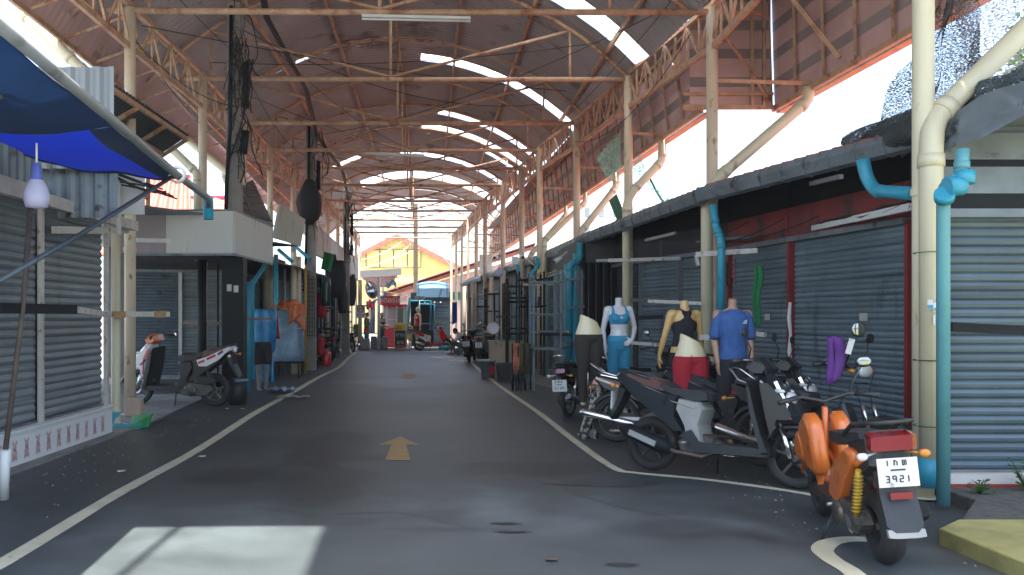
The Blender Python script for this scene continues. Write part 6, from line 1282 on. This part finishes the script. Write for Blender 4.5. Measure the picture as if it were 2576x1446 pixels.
t=thing('folded_chair','brown and camouflage folded chair leaning by the steel rack','chair',(2.35,17.3,0))
for k,(dx,m) in enumerate(((0,'tile'),(.14,'olive'),(.26,'brownbar'))): obj('canvas',B().sheet(lambda u,v:V((2.18+dx+.15*u,17.3+.05*k+.04*math.sin(v*7+k),.95-.65*v)),4,8),X[m],t,thick=.03)
for dx in(0,.12,.24,.36): obj('leg',B().tube([(2.17+dx,17.32,.95),(2.15+dx+.03,17.25,0)],.014,6),X['black'],t)
for k in range(4): obj('boot_rack_leg',B().tube([(2.1+.09*k,17.0,.5),(2.12+.09*k,16.9,0)],.015,6),X['binb'],t)
def camera_(p,d,lab):
    t=thing('security_camera',lab,'camera',p); p=V(p); d=V(d).normalized(); obj('camera_body',B().tube([p,p+d*.22],.055,14),X['white'],t); obj('lens',B().tube([p+d*.22,p+d*.235],.042,14),X['ink'],t); obj('bracket',B().tube([p+UP*.04,p+UP*.12+V((.12,0,.02))],.018,6),X['white'],t)
camera_(P(1310,645,22.5),(.1,-1,-.2),'white security camera pointing at the viewer under the right eave')
camera_(P(1250,648,25),(-.5,-1,-.1),'small white security camera on the far right column')
camera_(P(1413,648,19),(-.9,-.3,-.5),'white camera tilted towards the lane under the scalloped gutter')
obj('junction_box',B().bb(P(1287,665,23),P(1303,645,22.9)+V((0,0,0))),X['white'],label='small white junction box on the right column with a yellow cable',cat='box')
obj('cable',B().tube(smooth([P(1303,650,22.8),P(1325,652,22.6),P(1345,670,21.5),P(1365,690,20.5),P(1400,680,19.5)],4),.014,5),X['yel'],label='yellow cable sagging from the junction box along the right eave',cat='cable')
obj('paint_patch',B().add([P(1353,745,22.9),P(1362,748,22.9),P(1361,765,22.9),P(1357,772,22.9),P(1350,765,22.9)],[(0,1,2,3,4)]),X['purple'],label='small purple tag on the fourth right column',cat='tag',thick=.01)
t=thing('pendant_bulb','white bulb hanging under the right eave','lamp',P(1255,690,21)); obj('globe',B().lathe(P(1255,697,21),(0,0,1),[(.001,0),(.07,.03),(.09,.09),(.06,.17),(.03,.25)],14),X['bulb'],t); obj('cord',B().tube([P(1255,690,21)+UP*.1,P(1255,690,21)+UP*.6],.008,4),X['wire'],t)
# green cloth, red cord, hooks on the near right wall
obj('cloth',B().sheet(lambda u,v:P(1898+16*u*(1-.5*v)+3*math.sin(v*9),668+155*v,11.3)+V((0,.05*math.sin(u*6),0)),5,10),X['greencl'],label='rolled green cloth hanging beside the red post',cat='cloth',thick=.04)
obj('hook_rod',B().tube([P(1829,660,11.8),P(1828,715,11.8),P(1838,728,11.8),P(1842,700,11.8)],.012,6),X['black'],label='black umbrella-like hook hanging right of the blue drainpipe',cat='hook')
obj('string',B().tube([P(1850,650,11.6),P(1848,690,11.6),P(1851,720,11.6)],.006,4),X['redfab'],label='thin red cord hanging left of the green cloth',cat='cord')
for k,(px,py,Y,l) in enumerate(((1625,604,15.2,'tube lamp under the second gutter'),(2040,462,10.2,'grey tube lamp under the long gutter'))): obj('tube_lamp',B().bar(P(px,py,Y),P(px+75,py-18,Y-1),.05,.05),X['steel'],label=l+' of the right row',cat='lamp')
for k in range(5):
    p0=P(1600+k*45,590+q.uniform(0,25),15.5-.5*k); p1=P(1700+k*90,575-k*8,14.5-.9*k); obj('cable',B().tube(sag(p0,p1,.12),.009,4),X['wire'],label=f'{lab[k]} black wire drooping beneath the right eave',cat='cable',group='wires under the right eave')
# ---------------- clutter along the left row ----------------
t=thing('covered_cart','clothes cart wrapped in pale blue plastic sheeting beside the lane','cart',(-2.95,20.6,0))
b=B(); rg=[]
for i,z in enumerate((.42,.6,.85,1.1,1.35,1.55,1.68,1.72)):
    k=1+.02*math.sin(i*2); s_=.0 if z<1.5 else (z-1.5)*.9
    rg.append([V((-2.97+(.40-s_+.02*noise.noise(V((a_*2,z*3,0))))*k*math.copysign(abs(math.cos(a_*math.pi/14))**.5,math.cos(a_*math.pi/14)),20.7+(.42-s_)*math.copysign(abs(math.sin(a_*math.pi/14))**.5,math.sin(a_*math.pi/14))+.03*math.sin(a_*2.1+z*5),z)) for a_ in range(28)])
obj('plastic_cover',b.loft(rg),X['ptarp'],t); obj('cart_frame',B().bar((-3.3,20.4,.38),(-2.62,20.4,.38),.04,.04).bar((-3.3,21,.38),(-2.62,21,.38),.04,.04).bar((-3.3,20.4,.38),(-3.3,21,.38),.04,.04).bar((-2.62,20.4,.38),(-2.62,21,.38),.04,.04),X['black'],t)
for dx in(-3.25,-2.66):
    for dy in(20.42,20.98): obj('cart_leg',B().tube([(dx,dy,.1),(dx,dy,.4)],.018,6),X['black'],t); obj('castor',B().lathe((dx,dy,.05),(1,0,0),[(.001,-.015),(.05,-.015),(.05,.015),(.001,.015)],12),X['rubber'],t)
obj('tie_cord',B().tube([(-3.4,20.25,1.18),(-3.0,20.22,1.19),(-2.55,20.25,1.23)],.006,4),X['wirew'],t)
obj('orange_cover',B().sheet(lambda u,v:V((-3.30+.80*u,20.15+.15*math.sin(u*8)+.5*v*(1-u*.3),1.80+.10*math.sin(u*3)-.62*(1-v)*(u**2)-.10*(1-v)+.03*math.sin(u*15+v*4))),18,10),X['otarp'],label='orange tarp thrown over the wrapped clothes cart',cat='tarp',thick=.03)
obj('orange_fold',B().sheet(lambda u,v:P(733+26*u-8*v*(1-u),765+52*v*(1-.5*u),20.05)+V((0,.05*math.sin(u*9),0)),6,6),X['otarp'],label='drooping end of the orange tarp over the cart',cat='tarp',thick=.03)
obj('red_cloth',B().sheet(lambda u,v:P(682+14*u+6*v-8*v*(1-u),780+72*v,19.9)+V((0,.05*math.sin(u*9),0)),6,8),X['redfab'],label='red cloth hanging at the left of the wrapped cart',cat='cloth',thick=.03)
b=B(); rg=[]
for i,(z,w0,cx) in enumerate(((.62,.05,.05),(.8,.20,.04),(1.05,.27,0),(1.35,.28,0),(1.62,.27,0),(1.66,.2,0))): rg.append([V((-3.02+cx+w0*math.cos(a_*math.pi/8)*(1+.06*math.sin(a_*3+z*9)),17.5+.2*math.sin(a_*math.pi/8)*(1+.1*math.cos(a_*4+z*5)),z)) for a_ in range(16)])
obj('plastic_cover',b.loft(rg),X['btarp'],label='bright blue plastic sheet wrapped round the grey mannequin legs',cat='plastic sheet')
obj('plastic_heap',B().sheet(lambda u,v:P(640+50*u,960-90*v*(.5+.5*math.sin(u*3)),18.4)+V((0,.1*math.sin(u*11),0)),10,6),X['btarp'],label='blue plastic trailing on the ground behind the mannequin legs',cat='plastic sheet',thick=.02)
beam([P(617,801,16.3),P(684,803,16.0)],.04,.05,'brownbar','dark bar with a taped tip before the blue plastic bag')
t=thing('rubbish_bin','black bin beside the rear wheel of the white and orange scooter','bin',(-2.93,14.9,0)); obj('shell',B().lathe((-2.93,14.35,0),(0,0,1),[(.001,0),(.15,0),(.19,.42),(.17,.42),(.14,.03)],16),X['binb'],t); obj('liner',B().lathe((-2.93,14.35,.42),(0,0,1),[(.18,0),(.205,-.03),(.19,.02),(.15,-.02)],14),X['ptarp'],t)
obj('litter',B().sheet(lambda u,v:V((-2.75+.5*u,16.3+.5*v,.03+.09*abs(math.sin(u*9)*math.cos(v*7)))),10,6),X['ptarp'],label='torn plastic scraps beneath the slanted blue drainpipe',cat='litter',thick=.01)
obj('litter',B().sheet(lambda u,v:V((-2.4+.6*u,15.2+.2*v,.03+.04*abs(math.sin(u*9)*math.cos(v*7)))),10,4),X['greypl'],label='small scraps of rubbish near the left kerb',cat='litter',thick=.01)
t=thing('red_can','red metal gas can standing past the mesh-wrapped pole','can',(-2.51,25.8,0)); obj('body',B().lathe((-2.51,25.8,0),(0,0,1),[(.001,0),(.15,0),(.155,.05),(.155,.36),(.12,.42),(.04,.44),(.04,.48),(.001,.48)],20),X['redpl'],t); obj('handle',B().tube([(-2.59,25.8,.42),(-2.56,25.8,.52),(-2.46,25.8,.52),(-2.43,25.8,.42)],.014,6),X['redpl'],t)
hang=[(820,700,24,.3,.8,'dkglass','green clothes'),(808,735,24.5,.28,.75,'redfab','red garment'),(847,655,27,.55,1.2,'blackfab','black shirt'),(833,640,29,.4,1.3,'blackfab','dark jacket'),(862,720,31,.35,1.0,'binb','black bag'),(880,690,34.5,.5,1.3,'blackfab','big dark bag'),(806,850,24.4,.22,.5,'redfab','small red cloth')]
for k,(px,py,Y,w_,h_,m,l) in enumerate(hang):
    p=P(px,py,Y); t=thing('hanging_clothes',f'{l} hanging in the dark left stalls past the mesh-wrapped pole','clothes',p)
    b=B(); rg=[]
    for i in range(6): v=i/5; rg.append([p+V((w_*.5*(.55+.45*math.sin(.6+v*1.8))*math.cos(a_*math.pi/6)*(1+.1*math.sin(a_*2+v*4)),.10*math.sin(a_*math.pi/6),-h_*v)) for a_ in range(12)])
    obj('fabric',b.loft(rg),X[m],t); obj('hanger_hook',B().tube([p,p+UP*.1,p+V((.03,0,.14))],.006,5),X['alloy'],t)
for k in range(9):
    Y=21+k*1.8; x=-3.05+.06*k+q.uniform(-.3,.15); obj('post',B().tube([(x,Y,0),(x,Y,2.7)],q.choice((.02,.03,.045)),6),X[q.choice(('black','steel','column','binb'))],label=f'{lab[k]} upright rod in the left-hand stall clutter',cat='post',group='rods among the left stalls')
    obj('display_beam',B().bar((x,Y,1+.7*(k%3)),(x+.45,Y-.1,1+.7*(k%3)),.045,.05),X[q.choice(('black','brownbar','binb'))],label=f'{lab[k]} crossbar jutting from the left-hand stalls',cat='beam',group='crossbars on the left stalls')
rack(-3.3,24.6,.5,2.4,'black','black rack of the stall past the mesh-wrapped pole',(1.0,1.7,2.3),.5,4)
rack(-3.05,28.0,.5,2.4,'black','black rack further down the left row',(1.1,1.8,2.2),.5,3)
rack(-2.9,31.2,.4,2.4,'steel','grey rack at the far left of the lane',(1.1,1.8,2.2),.5,0)
# litter specks on the asphalt; the pair by the scooter imitates spots of sunlight
for k,(px,py,l) in enumerate(((572,1029,'white fleck painted as a sunlight spot by the scooter rear wheel'),(612,1030,'second smaller painted sunlight spot further right'),(510,1150,'pale leaf on the dark asphalt at left'),(305,1188,'white scrap near the cream drainpipe'),(1600,985,'white speck inside the right line'),(2040,1195,'pale scrap just outside the bent line'),(1385,1410,'dark leaf near the bottom edge'))):
    g=G(px,py); s_=.05; b=B(); n=7; b.add([g+V((s_*math.cos(i*6.28/n)*q.uniform(.5,1.1),s_*1.3*math.sin(i*6.28/n)*q.uniform(.5,1.1),.012+.008*q.random())) for i in range(n)],[tuple(range(n))]); obj('litter',b,X['signw' if k!=6 else 'brownbar'],label=l,cat='litter',thick=.003)

# thin air volume added to stand in for lens glare
hm=bpy.data.materials.new('glare_veil'); hm.use_nodes=True; hn=hm.node_tree.nodes; hn.remove(hn['Principled BSDF']); pv=hn.new('ShaderNodeVolumePrincipled'); pv.inputs['Density'].default_value=.0005; pv.inputs['Color'].default_value=(.92,.96,1,1); hm.node_tree.links.new(pv.outputs[0],hn['Material Output'].inputs['Volume'])
obj('glare_veil',B().bb((-60,-30,-1),(60,160,22)),hm,kind='stuff',loc=(0,0,0))

# repairs and covers in the lane
def patch(x,y,rx,ry,m,lab,name='tar_patch',cat='patch',seed=1):
    qq=random.Random(seed); n=18; b=B(); b.add([V((x+rx*math.cos(i*6.2832/n)*qq.uniform(.82,1.1),y+ry*math.sin(i*6.2832/n)*qq.uniform(.82,1.1),.0035)) for i in range(n)],[tuple(range(n))]); obj(name,b,X[m],label=lab,cat=cat)
patch(1.75,7.55,.55,.17,'tar','dark tar patch in the lane short of the bent white line',seed=3)
patch(.70,6.08,.10,.035,'tar','upper of two small dark marks in the near right of the lane',seed=4)
patch(.72,5.84,.10,.03,'tar','lower of two small dark marks in the near right of the lane',seed=5)
for k,(pts,l) in enumerate((([(-1.6,9.2),(-.9,9.9),(-.2,9.8),(.5,10.4),(1.2,10.3)],'long thin crack crossing the lane beyond the near arrow'),([(2.0,6.2),(1.5,6.9),(1.3,7.9),(.9,8.6)],'thin crack wandering up the right of the lane'),([(-1.2,6.6),(-.7,6.3),(-.1,6.4),(.4,6.1)],'short crack above the sun patch'))):
    p2=[V((a+rnd.uniform(-.05,.05),c+rnd.uniform(-.05,.05),0)) for a,c in pts]; p2=smooth(p2,6); p2=[p+V((rnd.uniform(-.015,.015),rnd.uniform(-.02,.02),0)) for p in p2]; obj('road_crack',rib(p2,.010,.0032),X['tar'],label=l,cat='crack')

for k,(z,m,l) in enumerate(((2.02,'greencl','green tie'),(1.15,'wire','black wire tie'),(.62,'greencl','low green tie'))): obj('wire_tie',B().lathe((4.235,6.765,z),(0,0,1),[(.122,-.004),(.127,0),(.122,.004)],16,loop=True),X[m],label=l+' wound round the near cream pole',cat='tie')
